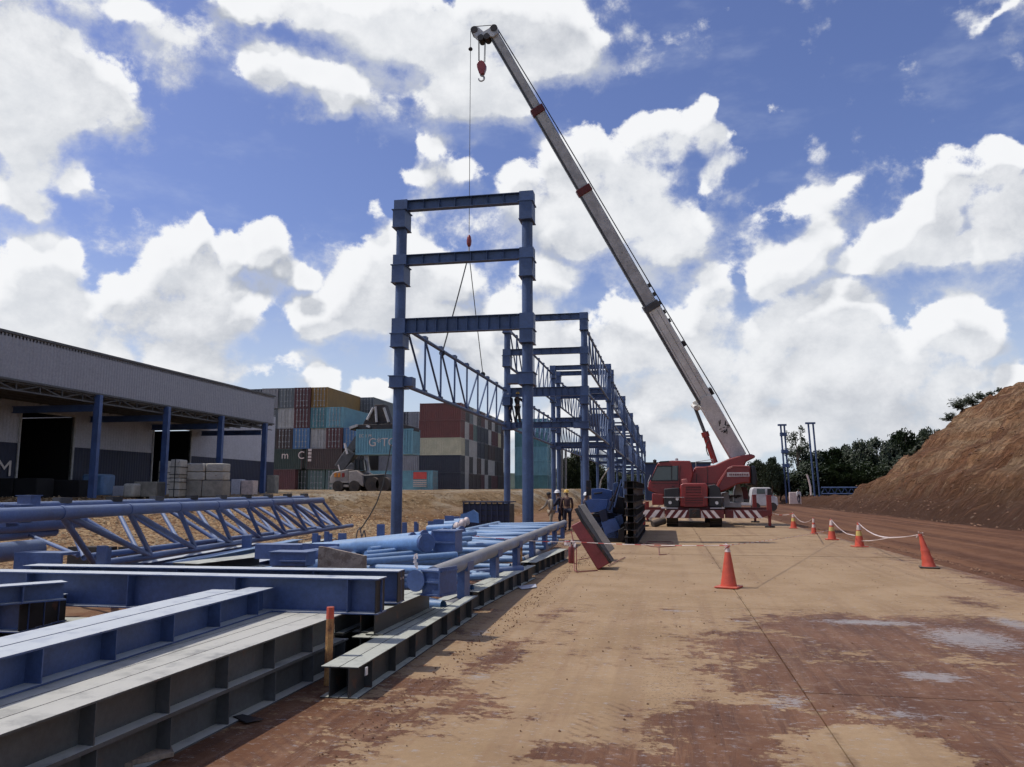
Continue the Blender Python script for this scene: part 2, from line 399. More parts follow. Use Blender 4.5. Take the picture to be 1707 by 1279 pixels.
# ---------------------------------------------------------------- ground
def earth_base(t, P):
    """P: world position. Returns tan dirt colour and red mud colour with grain"""
    g1 = t.noise(P, .9, 6, .6); g2 = t.noise(P, 14, 5, .65); g3 = t.noise(P, 90, 3, .6)
    fine = t.math('ADD', t.math('MULTIPLY', t.math('SUBTRACT', g2, .5), .35), t.math('MULTIPLY', t.math('SUBTRACT', g3, .5), .35))
    tan = t.mix(t.ss(g1, .3, .7), (.275, .182, .098), (.345, .238, .137))
    tan = t.mix(1.0, tan, t.n('ShaderNodeCombineColor', {0: t.math('ADD', fine, 1.0), 1: t.math('ADD', fine, 1.0), 2: t.math('ADD', fine, 1.0)}).outputs[0], 'MULTIPLY')
    mud = t.mix(t.ss(g1, .35, .65), (.108, .046, .021), (.170, .079, .038))
    mud = t.mix(1.0, mud, t.n('ShaderNodeCombineColor', {0: t.math('ADD', fine, 1.0), 1: t.math('ADD', fine, 1.0), 2: t.math('ADD', fine, 1.0)}).outputs[0], 'MULTIPLY')
    return tan, mud, g2, g3
def slab_mat(name, blobs_mud, blobs_dry, blobs_wet):
    m = bpy.data.materials.new(name); m.use_nodes = True; t = NT(m.node_tree); bs = t.N['Principled BSDF']
    P = t.n('ShaderNodeNewGeometry').outputs['Position']
    tan, mud, g2, g3 = earth_base(t, P)
    st = t.vmath('MULTIPLY', P, (.75, 1.0, 1))
    big = t.noise(st, .55, 3, .5); mid = t.noise(st, 2.6, 9, .72, .15); sm = t.noise(st, 9, 6, .7)
    B = t.blobs(P, blobs_mud); Dn = t.blobs(P, blobs_dry); W = t.blobs(P, blobs_wet)
    v = t.math('ADD', t.math('MULTIPLY', t.math('MINIMUM', B, .85), 1.0), t.math('MULTIPLY', t.math('SUBTRACT', mid, .5), 1.9))
    v = t.math('ADD', v, t.math('MULTIPLY', t.math('SUBTRACT', sm, .5), 1.5))
    v = t.math('ADD', v, t.math('MULTIPLY', t.math('SUBTRACT', t.noise(P, 26, 4, .7), .5), .6))
    v = t.math('ADD', v, t.math('MULTIPLY', t.math('SUBTRACT', big, .5), .3))
    v = t.math('SUBTRACT', v, t.math('MULTIPLY', Dn, 1.0))
    s0 = t.n('ShaderNodeSeparateXYZ', {0: P}).outputs
    v = t.math('SUBTRACT', v, t.math('MULTIPLY', t.math('MULTIPLY', t.ss(s0[1], 10.3, 12.8), t.ss(s0[0], 5.2, 4.2)), t.ss(s0[0], -2.4, -1.5, 0, .40)))
    v = t.math('SUBTRACT', v, t.math('MULTIPLY', t.ss(s0[0], .3, -.4), .10))
    M = t.ss(v, .20, .30)
    damp = t.ss(v, -.14, .2)                        # darker damp rim beyond the mud
    spots = t.math('MULTIPLY', t.ss(t.noise(P, 3.2, 7, .75), .64, .70), .6)
    c = t.mix(t.math('MULTIPLY', damp, .16), tan, (.19, .105, .060))
    c = t.mix(spots, c, (.12, .065, .038))
    sx = t.n('ShaderNodeSeparateXYZ', {0: P}).outputs
    wob = t.math('MULTIPLY', t.math('SUBTRACT', t.noise(P, 1.1, 4, .6), .5), .5)
    lane0 = t.ss(t.math('ABSOLUTE', t.math('ADD', t.math('ADD', sx[0], .05), wob)), .55, .05)
    near = t.ss(sx[1], 11.0, 5.0)
    dots = t.ss(t.math('ADD', t.noise(P, 34, 5, .7), t.math('MULTIPLY', lane0, .10)), .665, .70)
    c = t.mix(t.math('MULTIPLY', t.math('MULTIPLY', dots, t.ss(lane0, .0, .6, .25, 1.0)), t.math('MULTIPLY', near, .85)), c, (.075, .036, .022))
    jd = t.math('ABSOLUTE', t.math('ADD', t.math('SUBTRACT', sx[0], 1.03), t.math('MULTIPLY', t.math('SUBTRACT', t.noise(P, 6, 5, .7), .5), .10)))
    jn = t.ss(t.noise(t.vmath('MULTIPLY', P, (.1, 1, 1)), 1.2, 5, .7), .46, .58)
    c = t.mix(t.math('MULTIPLY', t.math('MULTIPLY', t.ss(jd, .055, .015), jn), .5), c, (.085, .042, .027))
    # tyre bands: slightly browner lanes along Y
    lane = t.noise(t.vmath('MULTIPLY', P, (1.6, .05, 1)), 1.4, 4, .6)
    c = t.mix(t.math('MULTIPLY', t.ss(lane, .50, .66), .34), c, (.19, .115, .068))
    c = t.mix(M, c, mud)
    thinmud = t.math('MULTIPLY', M, t.ss(t.noise(st, 5, 8, .75), .52, .60))
    c = t.mix(t.math('MULTIPLY', thinmud, .35), c, (.24, .145, .09))
    wet = t.math('ADD', t.math('MULTIPLY', t.math('MINIMUM', W, .7), 1.15), t.math('MULTIPLY', t.math('SUBTRACT', t.noise(t.vmath('MULTIPLY', P, (1, 1.8, 1)), 9.0, 9, .8), .5), 3.6))
    wet_sheen = t.ss(wet, .30, .62)
    rp = t.n('ShaderNodeMapping', {'Vector': P, 'Rotation': (0, 0, -.62), 'Scale': (3.2, .22, 1)}).outputs[0]
    streaks = t.ss(t.noise(rp, 2.2, 7, .7), .50, .60)
    rp2 = t.n('ShaderNodeMapping', {'Vector': P, 'Rotation': (0, 0, .10), 'Scale': (4.0, .16, 1)}).outputs[0]
    streaks2 = t.ss(t.noise(rp2, 2.0, 7, .7), .52, .60)
    c = t.mix(t.math('MULTIPLY', t.math('MULTIPLY', streaks, M), .45), c, (.075, .034, .021))
    c = t.mix(t.math('MULTIPLY', t.math('MULTIPLY', streaks2, t.ss(v, -.5, .1)), .30), c, (.24, .135, .075))
    tread = t.n('ShaderNodeTexWave', {'Vector': P, 'Scale': 5.2, 'Distortion': 1.2, 'Detail': 2.0}, bands_direction='DIAGONAL').outputs[1]
    lanes = t.ss(t.noise(t.vmath('MULTIPLY', P, (1.9, .10, 1)), 1.3, 2, .5), .56, .60)
    c = t.mix(t.math('MULTIPLY', t.math('MULTIPLY', t.ss(tread, .55, .8), lanes), t.ss(v, -.25, .2, 0, .38)), c, (.09, .042, .026))
    c = t.mix(t.math('MULTIPLY', wet_sheen, .62), c, (.30, .28, .27))  # sky reflected in the wet patches, painted as pale grey colour
    r = t.math('SUBTRACT', t.math('SUBTRACT', .88, t.math('MULTIPLY', M, .26)), t.math('MULTIPLY', wet_sheen, .30))
    t.L.new(c, bs.inputs['Base Color']); t.L.new(r, bs.inputs['Roughness'])
    bs.inputs['Specular IOR Level'].default_value = .22
    h = t.math('ADD', t.math('ADD', t.math('MULTIPLY', M, .5), t.math('MULTIPLY', t.math('MULTIPLY', streaks, M), -.5)), t.math('ADD', t.math('MULTIPLY', g2, .5), t.math('MULTIPLY', g3, .25)))
    b = t.n('ShaderNodeBump', {'Height': h, 'Strength': .45, 'Distance': .015}); t.L.new(b.outputs[0], bs.inputs['Normal'])
    return m
def gb(px, py, rx, ry, wgt=1.0, rot=0.0):
    p = G(px, py); return (p.x, p.y, rx, ry, wgt, rot)
MUD = [gb(1280, 1075, 1.1, 1.3, .95), gb(1370, 1125, 1.2, 1.2, 1), gb(1215, 1195, .9, .7, .95), gb(1400, 1045, 1.5, 2.2, 1), gb(1020, 1262, .6, .45, .95), gb(1310, 1200, .6, .6, .95), gb(1560, 1150, 2.6, 2.0), gb(1450, 1060, 1.5, 2.2, .95), gb(1640, 1060, 1.6, 3.2), gb(1300, 1130, .9, 1.2, .8), gb(1190, 1230, .9, .7, .85), gb(1000, 1260, .8, .5, .85),
       gb(560, 1200, 1.3, .75, .9), gb(420, 1250, 1.2, .9, .95), gb(760, 1180, .9, .55, .72), gb(840, 1090, .45, 1.5, .75), gb(930, 1020, .4, 1.6, .62), gb(700, 1150, .9, .8, .8), gb(1240, 1060, .6, .8, .7), gb(1600, 1000, .7, 2.2, .95),
       gb(1690, 1250, 1.2, 1.0, 1), gb(1180, 1270, .8, .4, .8), (-3.3, 8, 1.35, 9, 1.0), (-3.4, 18, 1.3, 12, 1.0), (-3.0, 3.5, 1.5, 3.0, 1.0), (5.9, 14, .7, 7, .95), (6.1, 30, .6, 18, .9), (6.0, 9, 1.2, 4, 1.0), gb(1110, 1015, .5, .5, .62)]
DRY = [gb(1470, 1245, .55, .60, 1.3, .3), gb(1010, 1140, 1.4, 1.0, .5), gb(700, 1250, .5, .28, .7), gb(1400, 960, 1.9, 2.4, .8), gb(1100, 940, 2.4, 3.4, .5), gb(1540, 985, .6, 1.0, .6)]
WET = [gb(1450, 1038, .95, .32, .9), gb(1620, 1065, .75, 1.1, .85), gb(1555, 1128, .42, .30, .9), gb(1310, 1170, .22, .42, .62, -.5), gb(1690, 1040, .3, .9, .8), gb(800, 1055, .2, .45, .55), gb(800, 1128, .18, .22, .62), gb(1130, 1018, .5, .12, .6), gb(1230, 1035, .3, .16, .5), gb(1500, 1190, .5, .25, .5)]
SLAB = slab_mat('muddy_slab', MUD, DRY, WET)

def soil_mat(name, mode):
    m = bpy.data.materials.new(name); m.use_nodes = True; t = NT(m.node_tree); bs = t.N['Principled BSDF']
    P = t.n('ShaderNodeNewGeometry').outputs['Position']
    tan, mud, g2, g3 = earth_base(t, P)
    sep = t.n('ShaderNodeSeparateXYZ', {0: P}).outputs
    big = t.noise(P, .25, 5, .6); mid = t.noise(P, 1.5, 7, .7)
    rough = .92; bump = .6; dist = .05
    if mode == 'road':
        lane = t.noise(t.vmath('MULTIPLY', P, (1.0, .03, 1)), 1.5, 5, .6)
        c = t.mix(t.ss(lane, .35, .65), (.090, .040, .022), (.165, .080, .042))
        c = t.mix(t.math('MULTIPLY', t.ss(mid, .45, .7), .4), c, (.19, .105, .068))
    elif mode == 'hill':
        strata = t.noise(t.vmath('MULTIPLY', P, (.35, .05, 1.0)), 1.1, 5, .6)
        c = t.mix(t.ss(strata, .38, .62), (.36, .190, .095), (.43, .285, .165))
        c = t.mix(t.ss(big, .42, .6), c, (.22, .105, .055))
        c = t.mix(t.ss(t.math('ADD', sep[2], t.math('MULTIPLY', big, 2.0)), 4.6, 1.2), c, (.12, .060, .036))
        c = t.mix(t.math('MULTIPLY', t.ss(t.noise(P, 2.2, 8, .75), .60, .66), .7), c, (.40, .30, .21))
        rb_ = t.ss(t.noise(t.vmath('MULTIPLY', P, (.25, 2.6, .35)), 1.6, 6, .65), .42, .62); c = t.mix(t.math('MULTIPLY', rb_, .35), c, (.20, .10, .05)); mid = t.math('ADD', mid, t.math('MULTIPLY', rb_, -.5)); bump = 1.0; dist = .3; cl = t.ss(t.noise(t.vmath('MULTIPLY', P, (.5, .9, 2.2)), 1.7, 8, .78), .50, .62); c = t.mix(t.math('MULTIPLY', cl, .55), c, (.12, .058, .032))
    elif mode == 'bank':
        c = t.mix(t.ss(mid, .35, .65), (.24, .155, .078), (.37, .265, .150))
        c = t.mix(t.ss(big, .45, .62), c, (.42, .35, .25))
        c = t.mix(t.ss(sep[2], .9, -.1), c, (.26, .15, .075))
        c = t.mix(t.ss(t.noise(P, 5, 6, .7), .60, .68), c, (.19, .095, .045))
        bump = 1.0; dist = .25; cl = t.ss(t.noise(t.vmath('MULTIPLY', P, (.4, 1.6, .8)), 1.9, 8, .78), .50, .62); c = t.mix(t.math('MULTIPLY', cl, .7), c, (.13, .068, .030))
    elif mode == 'gravel':
        vor = t.n('ShaderNodeTexVoronoi', {'Vector': P, 'Scale': 9.0}).outputs
        c = t.mix(t.n('ShaderNodeSeparateColor', {0: vor[1]}).outputs[0], (.19, .10, .045), (.46, .33, .18))
        c = t.mix(t.ss(vor[0], .45, .75), c, (.10, .055, .03))
        c = t.mix(t.ss(mid, .5, .7), c, (.17, .08, .04))
        bump = .8; dist = .12
    elif mode == 'dirt':
        c = t.mix(t.ss(mid, .35, .6), mud, tan); c = t.mix(.55, c, (.14, .065, .036))
    else:
        c = t.mix(t.ss(big, .3, .7), (.05, .06, .025), (.11, .10, .05))
    t.L.new(c, bs.inputs['Base Color']); bs.inputs['Roughness'].default_value = rough; bs.inputs['Specular IOR Level'].default_value = .15
    h = t.math('ADD', t.math('MULTIPLY', mid, 1.5), t.math('ADD', t.math('MULTIPLY', g2, .6), t.math('MULTIPLY', g3, .15)))
    b = t.n('ShaderNodeBump', {'Height': h, 'Strength': bump, 'Distance': dist}); t.L.new(b.outputs[0], bs.inputs['Normal'])
    return m
def sheet(name, xs, ys, zf, m):
    vs = [(x, y, zf(x, y)) for y in ys for x in xs]; nx = len(xs)
    fs = [(j*nx+i, j*nx+i+1, (j+1)*nx+i+1, (j+1)*nx+i) for j in range(len(ys)-1) for i in range(nx-1)]
    me = bpy.data.meshes.new(name); me.from_pydata(vs, [], fs); me.polygons.foreach_set('use_smooth', [True]*len(fs)); me.update()
    return tag(link(name, me, m), kind='structure')
def steps(a, b, d0, grow=1.0):
    out = [a]; d = d0
    while out[-1] + d < b: out.append(out[-1] + d); d *= grow
    out.append(b); return out
def sstep(t): t = max(0, min(1, t)); return t * t * (3 - 2 * t)
def fbm(x, y, z=0.0, o=4): return mnoise.fractal(Vector((x, y, z)), 1.0, 2.0, o)

sheet('ground', [-3000, 3000], [-200, 5000], lambda x, y: -.9, soil_mat('far_ground', 'far'))
# pavement: slabs with open joints over a dark bed
pv = MB(); pv.box((-3.80, -8, -.40), (5.86, 175, -.03)); bed = tag(pv.build('pavement', soil_mat('slab_bed', 'dirt')), kind='structure')
def slab_piece(x0, x1, y0, y1):
    g_ = .005; b = MB(); zt = random.uniform(-.004, .004)
    b.box((x0 + g_, y0 + g_, -.029), (x1 - g_, y1 - g_, zt)); return b.build('slab', SLAB, bed)
yj = [-7.4, -2.6, 2.2, 7.02, 11.8, 16.6, 21.4, 26.2, 31.0, 35.8, 40.6, 45.4, 50.2, 55.0, 62, 175]
for a, b in zip(yj, yj[1:]):
    slab_piece(-3.79, 1.03, a, b); slab_piece(1.03, 5.85, a, b)

# site dirt under the steel, left of the slab
def z_site(x, y):
    return -.05 + .05 * fbm(x * .7, y * .7) + .02 * fbm(x * 3, y * 3)
def crest_x(y):     # top edge of the earth bank
    if y < 38: return -34 - (38 - y) * .6
    if y < 62: return -34 + (y - 38) / 24 * 18.5
    return -15.5 + min(3.0, (y - 62) * .05)
def toe_x(y): return -11.6 + min(0, (y - 20) * .12) if y < 40 else -11.2 + min(1.4, (y - 40) * .03)
def plateau(y): return 1.0 + .0085 * min(y, 120)
def z_left(x, y):
    cx_, tx = crest_x(y), toe_x(y)
    top = plateau(y) + .05 * fbm(x * .3, y * .3)
    if x > tx: return z_site(x, y)
    u = (tx - x) / max(.5, tx - cx_)
    base = -.05 + (top + .05) * sstep(u) if u < 1 else top
    if y > 36:                                                 # rills run down the bank face
        rill = abs(mnoise.noise(Vector((y * .9 + x * .25, 0, 3)))) + .5 * abs(mnoise.noise(Vector((y * 2.6 + x * .4, 5, 1))))
        base -= 1.15 * sstep((y - 36) / 8) * rill * math.sin(math.pi * min(1, max(0, u))) ** .7
    base += (.10 * fbm(x * .8, y * .8) + .06 * fbm(x * 3.1, y * 3.1)) * math.sin(math.pi * min(1, max(0, u))) + .03 * fbm(x * 2, y * 2)
    if u > .9: base += .10 * max(0, fbm(x * 1.1, y * 1.1, 7)) * math.exp(-((u - 1) / .1) ** 2)
    return base
XSL = steps(-70, -36, 1.2) [:-1] + steps(-36, -10, .22)[:-1] + steps(-10, -3.72, .3)
YSL = steps(-6, 20, .5)[:-1] + steps(20, 95, .28)[:-1] + steps(95, 175, 1.2)
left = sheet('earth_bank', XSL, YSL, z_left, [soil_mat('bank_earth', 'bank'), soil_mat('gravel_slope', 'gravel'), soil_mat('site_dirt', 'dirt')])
nx = len(XSL) - 1
mi = []
for j in range(len(YSL) - 1):
    for i in range(nx):
        x, y = XSL[i], YSL[j]
        if x > toe_x(y) + .6 + .5 * fbm(x, y): mi.append(2)
        elif y < 43 + 3 * fbm(x * .3, y * .3): mi.append(1)
        else: mi.append(0)
left.data.polygons.foreach_set('material_index', mi)

# road, berm and cut hillside on the right
def z_road(x, y):
    e = sstep((x - 5.6) / .5)
    z = -.10 * e + .02 * fbm(x * 1.5, y * .4)
    for c, a, wd in ((6.25, .13, .22), (7.0, -.05, .2), (8.9, .05, .35), (10.6, -.04, .3), (12.4, .05, .4), (14.3, .10, .35)):
        c += .25 * mnoise.noise(Vector((c, y * .06, 0)))
        z += a * math.exp(-((x - c) / wd) ** 2) * (.75 + .5 * mnoise.noise(Vector((c, y * .8, 2))))
    z += .025 * fbm(x * 4, y * 4) * e
    return z
sheet('road', steps(5.84, 17.5, .16), steps(-6, 60, .3)[:-1] + steps(60, 190, 1.5), z_road, soil_mat('red_mud_road', 'road'))
def z_hill(x, y):
    b = 15.6 + .7 * mnoise.noise(Vector((0, y * .12, 0)))
    berm = 1.15 * sstep((x - b) / 2.2) * (1 + .3 * fbm(x * .5, y * .3)) * (1 - .55 * sstep((y - 95) / 60))
    s = max(0, x - b)
    top = 10.6 + .8 * fbm(x * .05, y * .05, 2) + .05 * max(0, 60 - y)
    yy = y + 2.5 * mnoise.noise(Vector((x * .12, 0, 8)))
    fall = sstep((97 - yy) / 21.0)
    q = s * .86 / top
    z = top * (q if q < .8 else .8 + .2 * math.tanh((q - .8) / .2)) * fall
    z = (z ** 3 + berm ** 3) ** (1 / 3)
    face = sstep(s / 1.5)
    rill = abs(mnoise.noise(Vector((y * .75 - x * .12, 3, 0)))) * .55 + abs(mnoise.noise(Vector((y * 2.4 - x * .2, 1, 4)))) * .28
    gully = max(0, mnoise.noise(Vector((y * .33 - x * .10, 9, 2))) - .12) ** .7
    z += face * (-rill * 1.0 - gully * 1.5 * min(1, q * 1.6) + .32 * fbm(x * .25, y * .2) + .28 * fbm(x * 1.2, y * 1.2) + .12 * fbm(x * 4, y * 4))
    z += face * .20 * math.sin(z * 3.1 + 1.5 * fbm(x * .3, y * .3))     # terraces scraped across the face
    return z - .08
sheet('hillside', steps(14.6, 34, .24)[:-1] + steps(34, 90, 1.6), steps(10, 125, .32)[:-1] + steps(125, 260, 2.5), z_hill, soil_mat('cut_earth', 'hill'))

# loose stones: countless
def stones(name, pts, m):
    b = MB()
    for (x, y, z, s) in pts:
        vs = [Vector(p) * s * random.uniform(.7, 1.2) + Vector((x, y, z)) for p in ((1,0,0),(-.8,.3,0),(0,1,0),(.2,-.9,0),(0,0,.7),(0,0,-.7))]
        b.add(vs, [(0,2,4),(2,1,4),(1,3,4),(3,0,4),(2,0,5),(1,2,5),(3,1,5),(0,3,5)])
    return tag(b.build(name, m), kind='stuff')
pts = []
for _ in range(9000):
    x, y = random.uniform(-36, -10.5), random.uniform(14, 62)
    if x < toe_x(y) and x > crest_x(y) - 3: pts.append((x, y, z_left(x, y) + .01, random.uniform(.03, .10)))
tag(stones('gravel', pts, mat('gravel_stone', (.36, .26, .15), .9, var=.35, scale=.9)), 'loose tan gravel spread over the slope behind the steel', 'gravel')
pts = []
for _ in range(1900):
    x = 6.1 + abs(random.gauss(0, .45)) if random.random() < .3 else random.uniform(14.6, 24); y = random.uniform(8, 90)
    z = z_road(x, y) if x < 14.6 else z_hill(x, y)
    pts.append((x, y, z + .01, random.uniform(.015, .05 if x < 14 else .12)))
tag(stones('rubble', pts, mat('rubble_stone', (.20, .11, .065), .9, var=.3, scale=.9)), 'small earth clods scattered along the road and hill foot', 'rubble')
pts = []
for _ in range(1600):
    y = random.uniform(3.2, 30); x = -2.15 + abs(random.gauss(0, .18)) if random.random() < .6 else random.uniform(-1.9, 5.6)
    pts.append((x, y, .004, random.uniform(.004, .014)))
tag(stones('grit', pts, mat('grit', (.15, .075, .04), .9, var=.3, scale=.9)), 'fine clods of dried mud scattered on the slab', 'grit')

# ---------------------------------------------------------------- warehouse
def corrugated(b, x, y0, y1, z0, z1, pitch=.25, dep=.03, mi=0):
    """ribbed sheet in the plane x, ribs vertical, seen from +X; closed to the back"""
    n = max(1, int((y1 - y0) / pitch)); p = (y1 - y0) / n; prof = []
    for i in range(n):
        a = y0 + i * p; prof += [(x, a), (x, a + p * .45), (x + dep, a + p * .55), (x + dep, a + p * .90)]
    prof.append((x, y1))
    vs = [(px_, py_, z0) for px_, py_ in prof] + [(px_, py_, z1) for px_, py_ in prof]; k = len(prof)
    b.add(vs, [(i, i + 1, k + i + 1, k + i) for i in range(k - 1)], mi)
    b.box((x - .08, y0, z0), (x - .01, y1, z1), mi)
XC, XW = -30.7, -36.2           # canopy edge, main wall
WY0, WY1, CY1 = 18.0, XP(457, 760, XW).y, 58.6
PZ = 1.38
wh = empty('warehouse', (XW, 40, PZ))
tag(wh, 'long grey sheet metal warehouse with a deep fascia over open bays on blue columns', 'warehouse')
def wpart(b, name, m, parent=wh, **k):
    o = b.build(name, m, None, **k); o.parent = parent; o.matrix_parent_inverse = Matrix.Translation((-XW, -40, -PZ)); return o
bpy.context.view_layer.update()
def wz(py, X, Y): return ZAT(py, X, Y)
ftop = lambda y: 9.15
FB, FT = 6.98, 9.1
b = MB(); corrugated(b, XC, WY0, CY1, FB, FT, .22, .007); wpart(b, 'fascia', MT['fascia'])
b = MB(); b.box((XC - .15, WY0, FT), (XC + .10, CY1 + .05, FT + .12)); b.box((XC - .05, WY0, FB - .10), (XC + .06, CY1 + .05, FB)); wpart(b, 'edge_trim', MT['boom_dark'])
b = MB(); b.prism([(XC, WY0, FT - .02), (XC - 26, WY0, FT + 2.6), (XC - 26, WY0, FT + 2.5), (XC, WY0, FT - .15)], (0, CY1 - WY0, 0)); wpart(b, 'roof', MT['roof'])
b = MB()
for i in range(60):                                  # end wall of the canopy and gable
    pass
b.box((XW - 20, CY1 - .1, 6.9), (XC - .1, CY1, FT + .1)); wpart(b, 'gable', MT['fascia'])
# main wall with two door openings: (y0, y1, top)
doors = []
for px0, px1 in ((30, 119), (254, 316)):
    doors.append((XP(px0, 760, XW).y, XP(px1, 760, XW).y))
dtop = (ZAT(688, XW, doors[0][0] + 1), ZAT(712, XW, doors[1][0] + 1))
band = 4.35
segs = [(WY0, doors[0][0]), (doors[0][1], doors[1][0]), (doors[1][1], WY1)]
b = MB(); c = MB()
for a, e in segs:
    b = MB(); c = MB(); corrugated(b, XW, a, e, band, 8.6, .25, .010); corrugated(c, XW, a, e, PZ - .1, band - .004, .25, .010)
    wpart(b, 'wall', MT['wall_grey']); wpart(c, 'dado', MT['wall_dark'])
for (a, e), zt in zip(doors, dtop):
    b = MB(); corrugated(b, XW, a + .002, e - .002, zt, 8.6, .25, .010); wpart(b, 'lintel_wall', MT['wall_grey'])
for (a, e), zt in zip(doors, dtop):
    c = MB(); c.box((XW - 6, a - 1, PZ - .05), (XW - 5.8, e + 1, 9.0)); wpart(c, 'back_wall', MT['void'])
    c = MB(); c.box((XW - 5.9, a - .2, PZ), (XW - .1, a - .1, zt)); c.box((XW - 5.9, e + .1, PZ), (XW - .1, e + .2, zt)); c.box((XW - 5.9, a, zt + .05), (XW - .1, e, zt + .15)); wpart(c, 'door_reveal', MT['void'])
    c = MB(); c.box((XW - .1, a - .12, PZ), (XW + .08, a, zt + .15)); c.box((XW - .1, e, PZ), (XW + .08, e + .12, zt + .15)); c.box((XW - .1, a, zt), (XW + .08, e, zt + .15)); wpart(c, 'door_frame', MT['boom_grey'])
o = lettering('sign', 'ICM', 1.25, frame_M(Vector((XW + .08, XP(-12, 782, XW).y, ZAT(782, XW, XP(4, 782, XW).y))), (0, 1, 0)), MT['white_stripe'], None, sx=1.15)
o.parent = wh; o.matrix_parent_inverse = Matrix.Translation((-XW, -40, -PZ))
colY = [XP(px_, 800, XC).y for px_ in (155, 272, 364, 438)]
step_ = colY[0] - (colY[1] - colY[0])
for y in [XP(-28, 800, XC).y] + colY:
    b = MB(); h = FB - .1
    b.box((XC - .18, y - .13, PZ - .2), (XC - .155, y + .13, h)); b.box((XC + .155, y - .13, PZ - .2), (XC + .18, y + .13, h)); b.box((XC - .154, y - .02, PZ - .2), (XC + .154, y + .02, h))
    b.box((XC - .14, y - .145, PZ - .2), (XC + .14, y - .12, h))
    wpart(b, 'column', MT['blue'])
    b = MB(); b.box((XW + .1, y - .11, 6.32), (XC - .3, y + .11, 6.36)); b.box((XW + .1, y - .11, 5.98), (XC - .3, y + .11, 6.02)); b.box((XW + .1, y - .015, 6.02), (XC - .3, y + .015, 6.32))
    wpart(b, 'canopy_beam', MT['blue'])
b = MB()                                            # lattice girder under the fascia
zt, zb = FB - .14, FB - .52
ys = steps(WY0, CY1 - .3, 1.5)
b.beam_between((XC - .12, WY0, zt), (XC - .12, CY1, zt), .08, .08); b.beam_between((XC - .12, WY0, zb), (XC - .12, CY1, zb), .07, .07)
for i, (a, e) in enumerate(zip(ys, ys[1:])):
    b.beam_between((XC - .12, a, zt if i % 2 else zb), (XC - .12, e, zb if i % 2 else zt), .05, .05); b.beam_between((XC - .12, a, zb), (XC - .12, a + .001, zt), .05, .05, upv=(0, 1, 0))
wpart(b, 'lattice_girder', MT['boom_dark'])
for k in range(5):                                   # purlins under the canopy
    b = MB(); x = XC - .9 - k * .95; b.box((x, WY0, 6.62), (x + .06, CY1 - .2, 6.80)); wpart(b, 'purlin', MT['boom_dark'])
b = MB()
for y in ys[::2]:
    b.beam_between((XC - .3, y, 6.9), (XW + .1, y + 1.5, 6.7), .06, .06)
wpart(b, 'bracing', MT['boom_dark'])

# goods standing before the warehouse: (label, kind, px0, px1, pytop, pybase, depth m, material, depth-distance)
def goods(name, label, cat, px0, px1, pyt, pyb, hd, dep, m, bevel=.05, group=None, straps=0, sagging=0.0):
    p0, p1 = D(px0, pyb, hd), D(px1, pyb, hd); z0 = max(p0.z, plateau(p0.y) - .1); z0 = plateau(p0.y) - .05
    zt = D((px0 + px1) / 2, pyt, hd).z; L = (p1 - p0).length
    e = empty(name, (p0.x, p0.y, z0), math.atan2(p1.y - p0.y, p1.x - p0.x)); tag(e, label, cat, group)
    h = zt - z0
    b = MB(); n = max(1, int(L / 1.1)); k = max(1, int(h / .9))
    for i in range(n):
        for j in range(k):
            b2 = MB(); q = random.uniform(-.04, .04) - sagging * j
            b2.box((L * i / n + .015 + max(0, sagging * j * (i == 0) * 1), q, h * j / k + .005), (L * (i + 1) / n - .015, dep + q, h * (j + 1) / k - .005)); b2.build('block' if not straps else 'bale', m, e, bevel)
    if straps:
        s = MB()
        for j in range(straps):
            z = h * (j + 1) / (straps + 1); s.box((-.02, -.06, z - .02), (L + .02, dep + .06, z + .02))
        s.box((L * .5 - .02, -.07, 0), (L * .5 + .02, dep + .07, h + .02)); s.build('strap', MT['black'], e)
    return e
goods('wrapped_pallet', 'tall white wrapped stack strapped in black beside the second canopy column', 'pallet load', 281, 299, 766, 824, 46, 1.0, MT['wrap'], .06, straps=4)
goods('wrapped_pallet', 'narrow white wrapped stack half hidden behind the second canopy column', 'pallet load', 261, 274, 768, 824, 50, .9, MT['wrap'], .06, straps=2)
e = goods('concrete_blocks', 'long row of stained concrete blocks under the sloping white bundle', 'concrete blocks', 299, 372, 801, 823, 47, 1.2, MT['block'], .04)
e = goods('sloping_bundle', 'dirty white wrapped bundle with slumped front lying on top of concrete blocks', 'bundle', 309, 373, 774, 801, 47, 1.1, MT['wrap'], .09, straps=0); e.location.z = D(320, 801, 47).z + .01
for ch in e.children: ch.scale.z = .52
e['label'] = 'dirty white wrapped bundle lying on the row of concrete blocks'
goods('concrete_blocks', 'stained concrete block row left of the tall white wrapped stack', 'concrete blocks', 222, 261, 803, 824, 46, 1.2, MT['block'], .04)
goods('rubble_heap', 'pale broken rubble pile leaning on the concrete blocks by a column', 'rubble', 203, 222, 806, 826, 45, 1.0, MT['wrap'], .12)
goods('blue_tank', 'small blue tank standing behind the first canopy column', 'tank', 134, 171, 790, 818, 49, 1.6, MT['blue_light'], .15)
goods('white_crate', 'low grey crate on the ground right of the blue tank', 'crate', 187, 206, 810, 822, 47, 1.0, MT['wall_grey'], .03)
goods('dark_crate', 'large black crate standing before the open warehouse door', 'crate', 80, 131, 800, 826, 44, 1.6, MT['void'], .06)
goods('dark_crate', 'wide black crate under the white letter on the warehouse dado', 'crate', -20, 60, 797, 828, 42, 1.6, MT['void'], .06)
goods('grey_cabinet', 'pale grey cabinet between the third and last canopy columns', 'cabinet', 384, 400, 799, 820, 52, 1.0, MT['wall_grey'], .03)
goods('white_bin', 'white bin right of the pale grey cabinet', 'bin', 401, 422, 801, 817, 52, 1.0, MT['cone_white'], .03)
